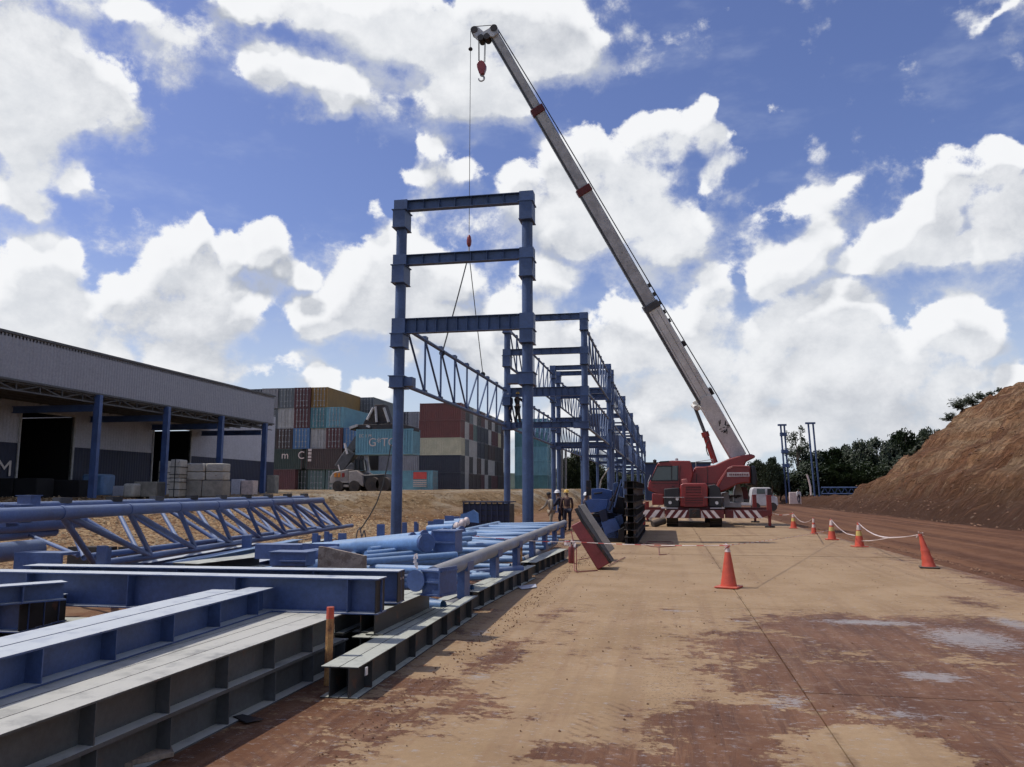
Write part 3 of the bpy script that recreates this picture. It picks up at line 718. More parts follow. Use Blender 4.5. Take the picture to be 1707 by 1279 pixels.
goods('green_cabinet', 'grey green cabinet beside the last canopy column', 'cabinet', 444, 458, 792, 818, 58, 1.0, MT['block'], .03)

# ---------------------------------------------------------------- shipping containers
CW, CH = 2.44, 2.59
CC = {}
HZ = 2.895 / 2.59
def cmat(key, col, **k):
    CC[key] = mat('container_' + key, col, .5, var=.12, scale=.9, streak=.25, rust=(RUST, 3.5, .64, .6), dust=((.3, .27, .24), .3, .2), **k)
for k_, c_ in dict(maroon=(.085, .018, .020), redbrown=(.13, .030, .024), gold=(.24, .13, .022), teal=(.065, .19, .215), light_teal=(.13, .30, .36), white=(.42, .40, .37), cream=(.48, .44, .30), grey=(.12, .135, .14), dark=(.028, .022, .022), navy=(.014, .018, .034), green=(.014, .032, .022), greygreen=(.085, .14, .125), blue=(.07, .17, .33), grey_light=(.26, .25, .26), brown=(.045, .022, .018)).items(): cmat(k_, c_)
def container_meshes(L, H):
    x0, x1, y0, y1 = -L / 2, L / 2, -CW / 2, CW / 2
    b = MB(); n = int(L / .28); p = (L - .3) / n; d = .045
    for side in (-1, 1):
        prof = []
        for i in range(n):
            a = x0 + .15 + i * p; prof += [(a, 0), (a + p * .35, 0), (a + p * .5, d), (a + p * .85, d)]
        prof.append((x1 - .15, 0))
        vs = [(a, side * (CW / 2 - .02 - q), .12) for a, q in prof] + [(a, side * (CW / 2 - .02 - q), H - .10) for a, q in prof]; k = len(prof)
        b.add(vs, [(i, i + 1, k + i + 1, k + i) for i in range(k - 1)])
    b.box((x0 + .05, y0 + .1, H - .06), (x1 - .05, y1 - .1, H - .03)); b.box((x0 + .05, y0 + .1, .05), (x1 - .05, y1 - .1, .10))
    n = 8; p = (CW - .3) / n; prof = []                    # ribbed front wall at +x
    for i in range(n):
        a = y0 + .15 + i * p; prof += [(a, 0), (a + p * .35, 0), (a + p * .5, d), (a + p * .85, d)]
    prof.append((y1 - .15, 0)); k = len(prof)
    vs = [(x1 - .03 - q, a, .12) for a, q in prof] + [(x1 - .03 - q, a, H - .1) for a, q in prof]
    b.add(vs, [(i, i + 1, k + i + 1, k + i) for i in range(k - 1)])
    body = b.mesh('container_body')
    b = MB()
    for x in (x0, x1 - .14):
        for y in (y0, y1 - .14): b.box((x, y, .12), (x + .14, y + .14, H - .12))
        for y in (y0 - .004, y1 - .156):
            for z in (0, H - .12): b.box((x - .003, y, z), (x + .143, y + .16, z + .12))
        b.box((x + .02, y0 + .15, .01), (x + .12, y1 - .15, .13)); b.box((x + .02, y0 + .15, H - .13), (x + .12, y1 - .15, H - .01))
    for y in (y0 + .005, y1 - .065):
        b.box((x0 + .15, y, .01), (x1 - .15, y + .06, .14)); b.box((x0 + .15, y, H - .11), (x1 - .15, y + .06, H - .01))
    frm = b.mesh('container_frame')
    b = MB(); wd = CW / 2 - .16                           # one door leaf, hinge at y0: recessed bands
    b.box((x0 + .05, 0, .14), (x0 + .08, wd, H - .14))
    for i in range(5):
        z = .18 + i * (H - .36) / 5; b.box((x0 + .012, .05, z), (x0 + .05, wd - .05, z + (H - .36) / 5 - .12))
    door = b.mesh('container_door')
    b = MB()
    for y in (wd * .30, wd * .78):
        b.tube((x0 - .03, y, .08), (x0 - .03, y, H - .08), .034, n=6)
        for z in (.3, H * .35, H * .65, H - .3): b.box((x0 - .05, y - .09, z - .05), (x0 + .03, y + .09, z + .05))
        b.box((x0 - .03, y - .02, .95), (x0 - .005, y + .25, 1.0))
    bars = b.mesh('locking_bar')
    for me in (body, frm, door, bars): me.materials.append(CC['grey'])
    return body, frm, door, bars
CM = {(20, 0): container_meshes(6.06, CH), (40, 0): container_meshes(12.19, CH), (40, 1): container_meshes(12.19, 2.896)}
BAR = mat('galvanised_bar', (.30, .30, .30), .45, .3, var=.2)
def container(loc, rz, key, L=40, hc=0, label='', group=None, name='shipping_container'):
    e = empty(name, loc, rz); body, frm, door, bars = CM[(L, hc)]; m = CC[key]
    tag(e, label, 'container', group)
    e.scale.z = .94 if L == 20 and group == 'containers of the right block' else HZ if L == 20 and loc[1] < 110 and loc[0] < -40 else 1
    share('body', body, m, e); share('frame', frm, m, e)
    for s in (-1, 1):
        d = share('door', door, m, e); d.location = (0, -CW / 2 + .155 if s < 0 else CW / 2 - .155, 0); d.scale.y = 1 if s < 0 else -1
        share('locking_bar', bars, BAR if key not in ('white', 'cream') else MT['boom_grey'], d)
    return e
CNAME = dict(maroon='maroon', redbrown='red brown', gold='mustard yellow', teal='teal', light_teal='pale teal', white='white', cream='cream', grey='grey', dark='near black', navy='dark navy', green='dark green', greygreen='grey green', blue='light blue', grey_light='light grey', brown='dark brown')
ORD_ = ['first', 'second', 'third', 'fourth']
ROWN = ['bottom', 'second', 'third', 'fourth', 'top']
# left stack: doors face the camera, long side along Y
Y0 = 105.0; HC = 2.9
XR0 = -46.9
cols = {   # column index -> colours bottom..top ; x right edge = XR0 - 2.5*idx
 0: ['dark', 'dark', 'white', 'teal', 'gold'],
 1: ['dark', 'dark', 'blue', 'maroon', 'maroon'],
 2: ['dark', 'dark', 'brown', 'white', 'grey'],
 -1: ['greygreen', 'brown', 'maroon', 'light_teal'],
 -2: ['greygreen', 'dark', 'blue'],
 3: ['dark', 'dark', 'dark', 'grey', 'grey_light'],
 4: ['dark', 'dark', 'dark', 'grey', 'navy'],
 5: ['dark', 'dark', 'dark', 'grey', 'grey_light'],
}
COLN = {0: 'directly beneath the mustard yellow one', 1: 'one column left of the mustard yellow one', 2: 'two columns left of the mustard yellow one', -1: 'in the column right of the mustard yellow one', -2: 'in the low column behind the lifting truck', 3: 'three columns left of the mustard yellow one', 4: 'four columns left of the mustard yellow one', 5: 'five columns left of the mustard yellow one'}
for ci, cs in cols.items():
    for r_, key in enumerate(cs):
        if ci >= 0 and r_ < 2: continue                    # hidden behind the side-on ones in front
        x = XR0 - 2.5 * ci - CW / 2; z = 1.80 + r_ * HC
        lab = f'{CNAME[key]} container end {COLN[ci]}, {ROWN[r_]} row'
        if key == 'gold': lab = 'mustard yellow container with doors forward on top of left stack'
        c = container((x, Y0 + 6.1 + (random.uniform(-.25, .25)), z), math.pi / 2, key, 40, 1, lab, 'containers of the left stack')
# side-on containers in the two lowest rows
px_x = lambda px: YP(px, 800, Y0).x
c = container((px_x(512) - 3.03, Y0 + .9, 1.80 + HC), 0, 'green', 20, 0, 'dark green container side-on with white letters, second row of left stack', 'containers of the left stack')
for px_, ch_ in ((475, 'm'), (502, 'C')):
    p = YP(px_, 762, Y0 - .34); o = lettering('letter', ch_, 1.35, frame_M((p.x, p.y, p.z), (1, 0, 0)), MT['cone_white'], c, sx=1.1); o.matrix_parent_inverse = Matrix.Translation(-c.location)
b = MB(); p = YP(516, 752, Y0 - .35); 
for i in range(4): b.box((p.x - .2, p.y - .01, p.z - i * .42 - .3), (p.x + .3, p.y, p.z - i * .42))
o = b.build('placard', MT['cone_white'], c); o.matrix_parent_inverse = Matrix.Translation(-c.location)
container((px_x(570) - 3.03, Y0 + .9, 1.80 + HC), 0, 'brown', 20, 0, 'dark brown container side-on right of the dark green lettered one', 'containers of the left stack')
container((px_x(497) - 3.03, Y0 + .2, 1.80), 0, 'maroon', 20, 0, 'maroon container side-on under the dark green lettered one', 'containers of the left stack')
container((px_x(513) - 1.22, Y0 + 3.2, 1.80), math.pi / 2, 'green', 20, 0, 'dark green container end in the bottom row beside the grey green ones', 'containers of the left stack')
for k_, px_ in enumerate((541, 571)):
    container((px_x(px_) - 1.22, Y0 + 3.0, 1.80), math.pi / 2, 'greygreen', 20, 0, ['grey green container end in bottom row, left one of the pair', 'grey green container end in bottom row, behind the lifting truck'][k_], 'containers of the left stack')
# second block behind
for ci, cs in enumerate((['dark', 'grey', 'grey', 'grey', 'grey'], ['dark', 'dark', 'dark', 'grey', 'grey'])):
    for r_, key in enumerate(cs):
        if r_ < 3 and ci: continue
        container((-45.2 - 2.5 * ci - CW / 2, 118.6 + 6.1, 1.80 + r_ * HC + .1), math.pi / 2, key, 40, 1, f'{CNAME[key]} container behind the mustard yellow one, {ROWN[r_]} row, {["right", "left"][ci]} column', 'containers of the rear left stack')
for ci in range(4):
    for r_ in range(3, 5):
        key = random.Random(ci * 7 + r_).choice(['grey', 'grey_light', 'dark', 'navy'])
        x = YP(698 - ci * 17, 700, 142).x
        container((x - CW / 2, 148, 1.9 + r_ * HC), math.pi / 2, key, 40, 1, f'{CNAME[key]} container far behind between the stacks, {ROWN[r_]} row, {ORD_[ci]} from the red brown block', 'far containers between the stacks')
# right block: ends face +X, rows march away along Y
XB = -28.25; YB = 108.0
zB = 1.80
fr = random.Random(5)
endcols = [  # per row r: colour of the end faces of column k=0..11
 ['dark', 'white', 'brown', 'brown', 'brown', 'maroon', 'white', 'dark', 'maroon', 'maroon', 'dark', 'brown'],
 ['navy', 'white', 'dark', 'white', 'brown', 'white', 'dark', 'white', 'white', 'dark', 'dark', 'brown'],
 ['cream', 'grey', 'white', 'white', 'navy', 'navy', 'dark', 'brown', 'brown', 'dark', 'dark', 'brown'],
 ['redbrown', 'white', 'redbrown', 'greygreen', 'navy', 'navy', 'navy', 'white', 'maroon', 'maroon', 'cream', 'brown'],
 ['redbrown', 'dark', 'grey', 'white', 'dark', 'maroon', 'white', 'brown', 'white', 'dark', 'grey', 'brown']]
fronts = ['navy', 'navy', 'cream', 'redbrown', 'redbrown']
ORD = ['first', 'second', 'third', 'fourth', 'fifth', 'sixth', 'seventh', 'eighth', 'ninth', 'tenth', 'eleventh', 'twelfth']
for r_ in range(5):
    for k in range(12):
        key = endcols[r_][k] if k else fronts[r_]
        lab = f'{CNAME[key]} container, {ROWN[r_]} row, {ORD[k]} from the near end of the right block'
        container((XB - 3.03 + random.uniform(-.05, .05), YB + 1.22 + k * 2.52, zB + r_ * 2.60 * .94), 0, key, 20, 0, lab, 'containers of the right block')
for k in range(0, 0):
    key = ['grey', 'greygreen', 'grey_light', 'grey', 'dark'][k]
    container((XB - 3.1, YB + 3.7 + k * 5.2, zB + 13.01), 0, key, 20, 0, f'{CNAME[key]} container lying on the roof row of the right block, {ORD[k]} along', 'containers of the right block')
container((XB - 9.2, YB + 1.9, zB + 2.6), 0, 'grey_light', 20, 0, 'light grey container behind the lifting truck left of right block', 'containers of the right block')
container((XB - 9.2, YB + 1.9, zB), 0, 'grey', 20, 0, 'grey container under the light grey one left of right block', 'containers of the right block')
container((XB - 9.2, YB + 4.4, zB + 5.2), 0, 'brown', 20, 0, 'brown container peeking out left of the cream one', 'containers of the right block')
# teal block farther on
XT0 = YP(912, 700, 145).x
for r_ in range(5):
    for k in range(2):
        container((XT0 - 3.03, 146.2 + k * 2.55, 2.0 + r_ * 2.6), 0, 'light_teal' if (r_ + k) % 3 else 'teal', 20, 0, f'teal container behind the front steel column, {ROWN[r_]} row, {["front", "back"][k]} one', 'teal containers behind the columns')
# near light blue container on the bank with a red and white placard
c = container((YP(721, 800, 100).x - 6.1, 101.2, 1.75), math.pi, 'light_teal', 40, 0, 'light blue container low on the bank with red and white placard', None)
p = YP(700, 800, 99.9)
b = MB(); b.box((p.x - .9, p.y - .03, p.z + .1), (p.x + .9, p.y, p.z + 1.0)); o = b.build('placard', MT['tape_red'], c); o.parent = None; o.parent = c; o.matrix_parent_inverse = Matrix.Rotation(-math.pi, 4, 'Z') @ Matrix.Translation(-c.location)
b = MB()
for i in range(4): b.box((p.x - .9, p.y - .03, p.z - .15 - i * .24), (p.x + .9, p.y, p.z - .04 - i * .24))
o = b.build('printed_lines', MT['cone_white'], c); o.matrix_parent_inverse = Matrix.Rotation(-math.pi, 4, 'Z') @ Matrix.Translation(-c.location)

# ---------------------------------------------------------------- container lifting truck holding a light blue container
YS = 78.0
held0, held1 = YP(593, 738, YS), YP(688, 738, YS)
hz = YP(640, 758, YS).z
ang = R(0)
c = container(((held0.x + held1.x) / 2, YS + 1.22, hz), 0, 'light_teal', 20, 0, 'light blue container hanging from the lifting truck spreader', None)
c.scale = ((held1.x - held0.x) / 6.06,) * 3
p = YP(641, 738, YS - .02)
for nm, txt, pxx, pyy, sz in (('lettering', 'G*TO', 638, 738, 1.2), ('lettering', 'EC 1 M', 609, 727, .45)):
    p = YP(pxx, pyy, YS + .02); o = lettering(nm, txt, sz, frame_M((p.x, p.y - .03, p.z), (1, 0, 0)), MT['cone_white'], c); o.matrix_parent_inverse = Matrix.Diagonal((1 / c.scale.x,) * 3 + (1,)) @ Matrix.Translation(-c.location)
rs = empty('reach_stacker', (YP(600, 818, YS).x, YS, 1.62)); tag(rs, 'white and black container lifting truck with raised boom on the bank', 'lifting truck')
bpy.context.view_layer.update()
def rpart(b, name, m, parent=rs, **k):
    o = b.build(name, m, None, **k); o.parent = parent; o.matrix_parent_inverse = parent.matrix_world.inverted(); return o
def pp(l, Y): return [YP(a, b_, Y) for a, b_ in l]
def prism_px(l, Y, th, mi=0):
    b = MB(); b.prism(pp(l, Y), (0, th, 0), mi); return b
rpart(prism_px([(550,795),(556,787),(580,782),(581,805),(550,806)], YS - 1.2, 3.4), 'counterweight', MT['dusty_white'], bevel=.08)
rpart(prism_px([(581,800),(581,786),(594,784),(604,792),(606,812),(598,808),(581,810)], YS - 1.25, 3.5), 'body', MT['dusty_white'], bevel=.06)
rpart(prism_px([(605,792),(640,790),(648,800),(648,812),(605,812)], YS - .9, 2.6), 'chassis', MT['black'], bevel=.08)
rpart(prism_px([(549,808),(581,808),(581,812),(549,812)], YS - 1.35, 3.6), 'bumper', MT['dusty_white'])
rpart(prism_px([(549,802),(581,802),(581,805),(549,805)], YS - 1.35, 3.6), 'bumper', MT['dusty_white'])
for px_, m in ((559, 'amber'), (565, 'amber'), (572, 'crane_red')): rpart(prism_px([(px_-2,789),(px_+2,788),(px_+2,795),(px_-2,796)], YS - 1.28, .06), 'tail_lamp', MT[m])
for px_, r_ in ((620, 12.5), (638, 12.5), (590, 9.5), (563, 9.5)):
    a = YP(px_, 817 - r_, YS - 1.5); rr = r_ / 17.0
    for off in (0, 2.9):
        b = MB(); b.tube((a.x, a.y + off, 1.6 + rr), (a.x, a.y + off + .8, 1.6 + rr), rr, n=24); wl = rpart(b, 'wheel', MT['rubber'], bevel=.05)
        b = MB(); b.tube((a.x, a.y + off - .02, 1.6 + rr), (a.x, a.y + off + .02, 1.6 + rr), rr * .42, n=16); rpart(b, 'hub', MT['soot'])
cb = rpart(prism_px([(591,784),(592,767),(604,766),(607,784)], YS - .6, 1.8), 'cab_glass', MT['glass'])
b = MB()
for Yk in (YS - .65, YS + 1.2):
    for (a, e) in (((591,785),(592,766)), ((592,766),(605,765)), ((605,765),(607,785)), ((598,785),(598,766))): b.beam_between(YP(*a, Yk), YP(*e, Yk), .12, .12)
rpart(b, 'cab_frame', MT['black'])
b = MB(); b.beam_between(YP(571, 772, YS + 1.2), YP(630, 688, YS + 1.2), .75, .95, upv=(0, 1, 0)); rpart(b, 'boom', MT['boom_dark'])
b = MB(); b.beam_between(YP(568, 782, YS + 1.0), YP(588, 752, YS + 1.0), 1.2, 1.2, upv=(0, 1, 0)); b.beam_between(YP(583, 776, YS + .9), YP(592, 786, YS + .9), 1.0, 1.0, upv=(0, 1, 0)); rpart(b, 'boom_base', MT['boom_dark'], bevel=.1)
b = MB(); b.beam_between(YP(613, 790, YS + .4), YP(610, 740, YS + .8), .35, .35, upv=(0, 1, 0)); rpart(b, 'lift_cylinder', MT['boom_grey'])
b = MB(); b.tube(YP(574.5, 739, YS + .2), YP(579, 757, YS + .2), .12, n=8); rpart(b, 'exhaust', MT['white_stripe'])
b = MB(); b.tube(YP(564, 775, YS), YP(567, 787, YS), .06, n=6); rpart(b, 'mirror_arm', MT['white_stripe'])
rpart(prism_px([(583,717),(594,708),(668,706),(690,712),(690,718),(594,716)], YS + .3, 1.9), 'spreader', MT['soot'], bevel=.04)
rpart(prism_px([(604,709),(610,697),(620,688),(624,675),(640,674),(646,694),(652,708)], YS + .6, 1.3), 'spreader_head', MT['soot'], bevel=.05)
for (a, e) in (((612,700),(622,680)), ((640,680),(648,704)), ((626,678),(628,704))):
    b = MB(); b.tube(YP(*a, YS + .4), YP(*e, YS + .4), .14, n=8); rpart(b, 'hydraulic_cylinder', MT['boom_grey'])
b = MB(); b.beam_between(YP(583, 714, YS + .2), YP(596, 709, YS + .2), .3, .25); b.beam_between(YP(611, 710, YS + .2), YP(617, 712, YS + .2), .25, .2); rpart(b, 'twistlock_arm', MT['boom_grey'])

# dark blue building behind the crane
p0, p1 = YP(1077, 815, 150), YP(1186, 815, 150)
bl = empty('shed', (p0.x, 150, 0)); tag(bl, 'dark blue flat shed seen behind the crane cab', 'shed')
b = MB(); zt = YP(1100, 773, 150).z; b.box((0, 0, -.5), (p1.x - p0.x, 8, zt)); b.build('wall', mat('shed_blue', (.035, .055, .11), .6, var=.15, scale=.3, streak=.2), bl)
b = MB(); b.box((-.2, -.2, zt + .003), (p1.x - p0.x + .2, 8.2, zt + .25)); b.build('roof', MT['boom_dark'], bl)

# ---------------------------------------------------------------- blue steel frame
XR = YP(880, 820, 26).x; XL = YP(661.5, 820, 26).x
def lv(py0, py1, X=XL, Y=26.0): return ZAT(py1, X, Y), ZAT(py0, X, Y)      # (low, high)
A, Bv, Cv = lv(336.5, 353), lv(427, 443.5), lv(532.5, 557)
bA, bB, bC, bD = lv(354, 384), lv(445, 475), lv(558, 581), lv(628, 648)
Dv = (bD[0] + .1, bD[1] + .02)
NEARM = MT['frame']
def I_x(b, x0, x1, y, z0, z1, wd=.26, tf=.022, tw=.014, stiff=None, mi=0):
    """I-beam along X"""
    b.box((x0, y - wd/2, z1 - tf), (x1, y + wd/2, z1), mi); b.box((x0, y - wd/2, z0), (x1, y + wd/2, z0 + tf), mi)
    b.box((x0, y - tw/2, z0 + tf), (x1, y + tw/2, z1 - tf), mi)
def portal(parent, Y, beams, near, m, twin=False):
    n = 20 if near else 10
    for X in (XL, XR):
        b = MB(); b.tube((X, Y, -.05), (X, Y, A[0] - .02), .185, n=n + 4)
        b.box((X - .33, Y - .33, -.06), (X + .33, Y + .33, .0)); c = b.build('column', m, parent)
        for (z0, z1), dy, kx in ((bA, .36, 0), (bB, .36, 0), (bC, .34, 0), (bD, .34, 0)):
            b = MB(); hw = .22 if (z0, z1) != bD or not near else .24
            b.box((X - hw, Y - dy, z0 + .03), (X + hw, Y + dy, z1 - .03))
            b.box((X - hw - .04, Y - dy - .03, z1 - .028), (X + hw + .04, Y + dy + .03, z1)); b.box((X - hw - .02, Y - dy - .02, z0), (X + hw + .02, Y + dy + .02, z0 + .028))
            if near and abs(z0 - bD[0]) < 1e-6:
                b.box((X + hw + .001, Y - .2, z0 + .06), (X + hw + .30, Y + .2, z1 - .05)) if X < -6 else b.box((X - hw - .42, Y - .2, z0 + .06), (X - hw - .001, Y + .2, z1 - .05))
            b.build('bracket_box', m, c)
        for z0, z1 in beams:                         # box heads where beams land
            b = MB(); b.box((X - .24, Y - .20, z0 - .002), (X + .24, Y + .20, z1 + .004)); b.build('column_head', m, c)
    for (z0, z1) in beams:
        b = MB(); I_x(b, XL + .242, XR - .242, Y, z0, z1); bm_ = b.build('cross_beam', m, parent)
        nst = 11 if z1 - z0 > .45 else 7
        if near:
            b = MB(); x0, x1 = XL + .24, XR - .24
            me = None
            for i in range(1, nst):
                x = x0 + (x1 - x0) * i / nst
                if me is None:
                    q = MB(); q.box((-.006, -.12, z0 + .024), (.006, .12, z1 - .024)); me = q.mesh('stiffener'); me.materials.append(m)
                s = share('stiffener', me, None, bm_); s.location = (x, Y, 0)
        else:
            q = MB(); x0, x1 = XL + .24, XR - .24
            for i in range(1, nst):
                x = x0 + (x1 - x0) * i / nst; q.box((x - .006, Y - .12, z0 + .024), (x + .006, Y + .12, z1 - .024))
            tag(q.build('stiffener', m, bm_), kind='stuff')
def truss(parent, X, Ya, Yb, zb, zt, m, near, name='truss', n=8, r=.075):
    b = MB(); k = 12 if near else 6
    b.tube((X, Ya, zt), (X, Yb, zt), r, n=k); b.tube((X, Ya, zb), (X, Yb, zb), r, n=k)
    L = Yb - Ya
    for i in range(n + 1):
        y = Ya + .35 + (L - .7) * i / n
        b.box((X - .07, y - .16, zt + r * .7), (X + .07, y + .16, zt + r + .07)); b.box((X - .07, y - .14, zb + r * .7), (X + .07, y + .14, zb + r + .05))
    ch = b.build(name, m, parent)
    mem = []
    ys = [Ya + .35 + (L - .7) * i / n for i in range(n + 1)]
    for i, y in enumerate(ys):
        if 0 < i < n: mem.append(((X, y, zb), (X, y, zt)))
        if i < n: mem.append(((X, y, zt), (X, ys[i + 1], zb)) if i < n / 2 else ((X, y, zb), (X, ys[i + 1], zt)))
    if near:
        for a, e in mem:
            b = MB(); b.tube(a, e, .042, n=8, cap=False); b.build('web_member', m, ch)
    else:
        b = MB()
        for a, e in mem: b.tube(a, e, .042, n=5, cap=False)
        tag(b.build('web_member', m, ch), kind='stuff')
    return ch
ff = empty('steel_portal', ((XL + XR) / 2, 26, 0)); bpy.context.view_layer.update()
ff.location = (0, 0, 0)
tag(ff, 'tall front portal of two blue tube columns joined by three cross beams', 'steel frame')
portal(ff, 26.0, [A, Bv, Cv], True, NEARM)
ZT, ZB = 7.36, 5.32
hang = empty('hung_truss'); tag(hang, 'blue tubular truss being lifted into place between the front left columns', 'truss')
truss(hang, XL, 26.45, 44.55, ZB, ZT, MT['frame'], True, 'chord')
fr_ = empty('steelwork'); tag(fr_, 'long receding blue steel frame with two tiers of trusses behind the front portal', 'steel frame')
FY = [45.0, 64.0, 67.2, 86.2, 105.2, 124.2, 127.4, 146.4, 165.4]
for i, Y in enumerate(FY): portal(fr_, Y, [A, Bv, Cv, Dv], i < 1, MT['frame'] if i < 2 else MT['frame_far'])
AZ, BZ = (bA[0] + bA[1]) / 2, bB[0] + .12
for i, (a, e) in enumerate(zip(FY, FY[1:])):
    if e - a < 5:
        continue
    for X in (XL, XR):
        for zb, zt in ((BZ, AZ), (ZB, ZT)):
            truss(fr_, X, a + .4, e - .4, zb, zt, MT['frame'] if i < 1 else MT['frame_far'], i < 1)
# a few loose purlins across the far bays
for Y in (76, 95, 115, 136):
    b = MB(); I_x(b, XL + .1, XR - .1, Y, AZ + .2, AZ + .42, .12); b.build('purlin', MT['frame_far'], fr_)
# pairs of new columns beyond the road
def far_pair(px0, px1, pyt, label, lean, boxes):
    Y = 118; p0, p1 = YP(px0, 826, Y), YP(px1, 826, Y); zt = YP(px0, pyt, Y).z
    e = empty('column_pair', (p0.x, Y, 1.0)); tag(e, label, 'steel columns')
    dx = p1.x - p0.x
    for k, x in enumerate((0, dx)):
        b = MB(); b.tube((x, 0, -1.4), (x + lean, 0, zt - 1), .13, n=10); b.build('column', MT['frame_far'], e)
    b = MB(); b.box((-.40 + lean, -.2, zt - 1.0), (dx + .30 + lean, .2, zt - .75)); b.build('cross_beam', MT['frame_far'], e)
    if boxes:
        for z in (zt - 2.2, zt - 4.6, zt - 6.6):
            for x in (0, dx):
                b = MB(); xx = x + lean * z / zt; b.box((xx - .22, -.3, z - .25), (xx + .22, .3, z + .25)); b.build('bracket_box', MT['frame_far'], e)
far_pair(1311, 1317, 710, 'pair of tall blue columns with bracket boxes standing nearer the crane, beyond the road', -.35, True)
far_pair(1359, 1367, 707, 'slimmer pair of tall blue columns nearer the hill, bare between cap and ground', -.45, False)
te = empty('lying_truss', (0, 0, 0)); tag(te, 'grey blue truss lying on the ground before the dark trees', 'truss')
b = MB(); a, e_ = YP(1369, 813, 105), YP(1470, 813, 105); z0 = 1.35; z1 = a.z
b.tube((a.x, 105, z1), (e_.x, 105, z1), .09, n=8); b.tube((a.x, 105, z0), (e_.x, 105, z0), .09, n=8); b.build('chord', MT['frame_far'], te)
b = MB(); k = 9
for i in range(k):
    x0 = a.x + (e_.x - a.x) * i / k; x1 = a.x + (e_.x - a.x) * (i + 1) / k; b.tube((x0, 105, z0), ((x0 + x1) / 2, 105, z1), .05, n=6); b.tube(((x0 + x1) / 2, 105, z1), (x1, 105, z0), .05, n=6)
tag(b.build('web_member', MT['frame_far'], te), kind='stuff')

# ---------------------------------------------------------------- mobile crane
YC = 41.5
YBUMP = 37.6
cr = empty('mobile_crane', (YP(1158, 820, YC).x, YC, 0)); tag(cr, 'red truck crane with long white telescopic boom raised to the left', 'crane')
bpy.context.view_layer.update()
def cpart(b, name, m, parent=cr, **k):
    o = b.build(name, m, None, **k); o.parent = parent; o.matrix_parent_inverse = parent.matrix_world.inverted(); return o
def cp(l, Y, th): return prism_px(l, Y, th)
# carrier
cx0, cx1 = YP(1109, 857, YBUMP).x, YP(1207, 857, YBUMP).x; cm = (cx0 + cx1) / 2
b = MB(); b.box((cx0 + .15, YBUMP + .5, .62), (cx1 - .15, YBUMP + 8.2, 1.15)); cpart(b, 'chassis', MT['crane_red_dark'], bevel=.04)
b = MB(); b.box((cx0 + .55, YBUMP + .2, .45), (cx1 - .55, YBUMP + 8.0, .62)); cpart(b, 'axle_beam', MT['black'])
zb0, zb1 = YP(1158, 864, YBUMP).z, YP(1158, 850.5, YBUMP).z
b = MB(); b.box((cx0, YBUMP, zb0), (cx1, YBUMP + .25, zb1)); bump = cpart(b, 'bumper', MT['crane_red_dark'])
def stripes(x0, x1, y, z0, z1, n, s, parent):
    w_ = (x1 - x0) / n
    for i in range(n):
        if i % 2: continue
        a = x0 + i * w_; sh = (z1 - z0) * .75 * s; q = MB()
        pts = [(a, z0 + .01), (a + w_, z0 + .01), (a + w_ + sh, z1 - .01), (a + sh, z1 - .01)]
        pts = [(min(max(x, x0 + .01), x1 - .01), z) for x, z in pts]
        q.prism([(x, y - .006, z) for x, z in pts], (0, .005, 0)); cpart(q, 'warning_stripe', MT['white_stripe'], parent)
stripes(cx0, cm - .28, YBUMP, zb0, zb1, 6, 1, bump); stripes(cm + .28, cx1, YBUMP, zb0, zb1, 6, -1, bump)
b = MB(); b.box((cm - .24, YBUMP - .10, zb0 + .02), (cm + .24, YBUMP - .002, zb1 + .06)); b.tube((cm, YBUMP - .1, zb0 + .18), (cm, YBUMP - .28, zb0 + .18), .07); cpart(b, 'tow_hitch', MT['soot'], bevel=.02)
for s, pxa, pxb in ((-1, 1066, 1108), (1, 1209, 1285)):
    xa, xb = YP(pxa, 857, YBUMP + .4).x, YP(pxb, 857, YBUMP + .4).x
    for dy in (0.35, 6.6):
        b = MB()
        if dy < 1 and s > 0: b.prism([(xa, YBUMP + dy, zb0), (xb - .45, YBUMP + dy, zb0), (xb, YBUMP + dy, zb0 + .18), (xb, YBUMP + dy, zb1 + .0), (xa, YBUMP + dy, zb1)], (0, .3, 0))
        else: b.box((xa, YBUMP + dy, zb0), (xb, YBUMP + dy + .3, zb1))
        ob = cpart(b, 'outrigger_beam', MT['crane_red_dark'])
        if dy < 1: stripes(xa + (.35 if s > 0 else 0), xb - (.35 if s > 0 else 0), YBUMP + dy, zb0, zb1, 7 if s > 0 else 5, -s, ob)
        xj = xb - .05 if s > 0 else xa + .2
        b = MB(); zj = 1.42 if s > 0 else 1.05; b.tube((xj, YBUMP + dy + .15, .06), (xj, YBUMP + dy + .15, .7), .065, n=14); b.box((xj - .10, YBUMP + dy + .04, .50), (xj + .10, YBUMP + dy + .26, zj)); b.box((xj - .12, YBUMP + dy + .02, zj), (xj + .12, YBUMP + dy + .28, zj + .03)); cpart(b, 'outrigger_jack', MT['crane_red'], bevel=.012)
        b = MB(); b.tube((xj, YBUMP + dy + .15, .0), (xj, YBUMP + dy + .15, .07), .22, n=18); cpart(b, 'outrigger_foot', MT['soot'])
b = MB(); xa = YP(1097, 870, YBUMP + .3).x; b.tube((xa - .25, YBUMP + .1, .12), (xa + .3, YBUMP + .4, .30), .17, n=14); cpart(b, 'hose_roll', MT['rubber'], bevel=.02)
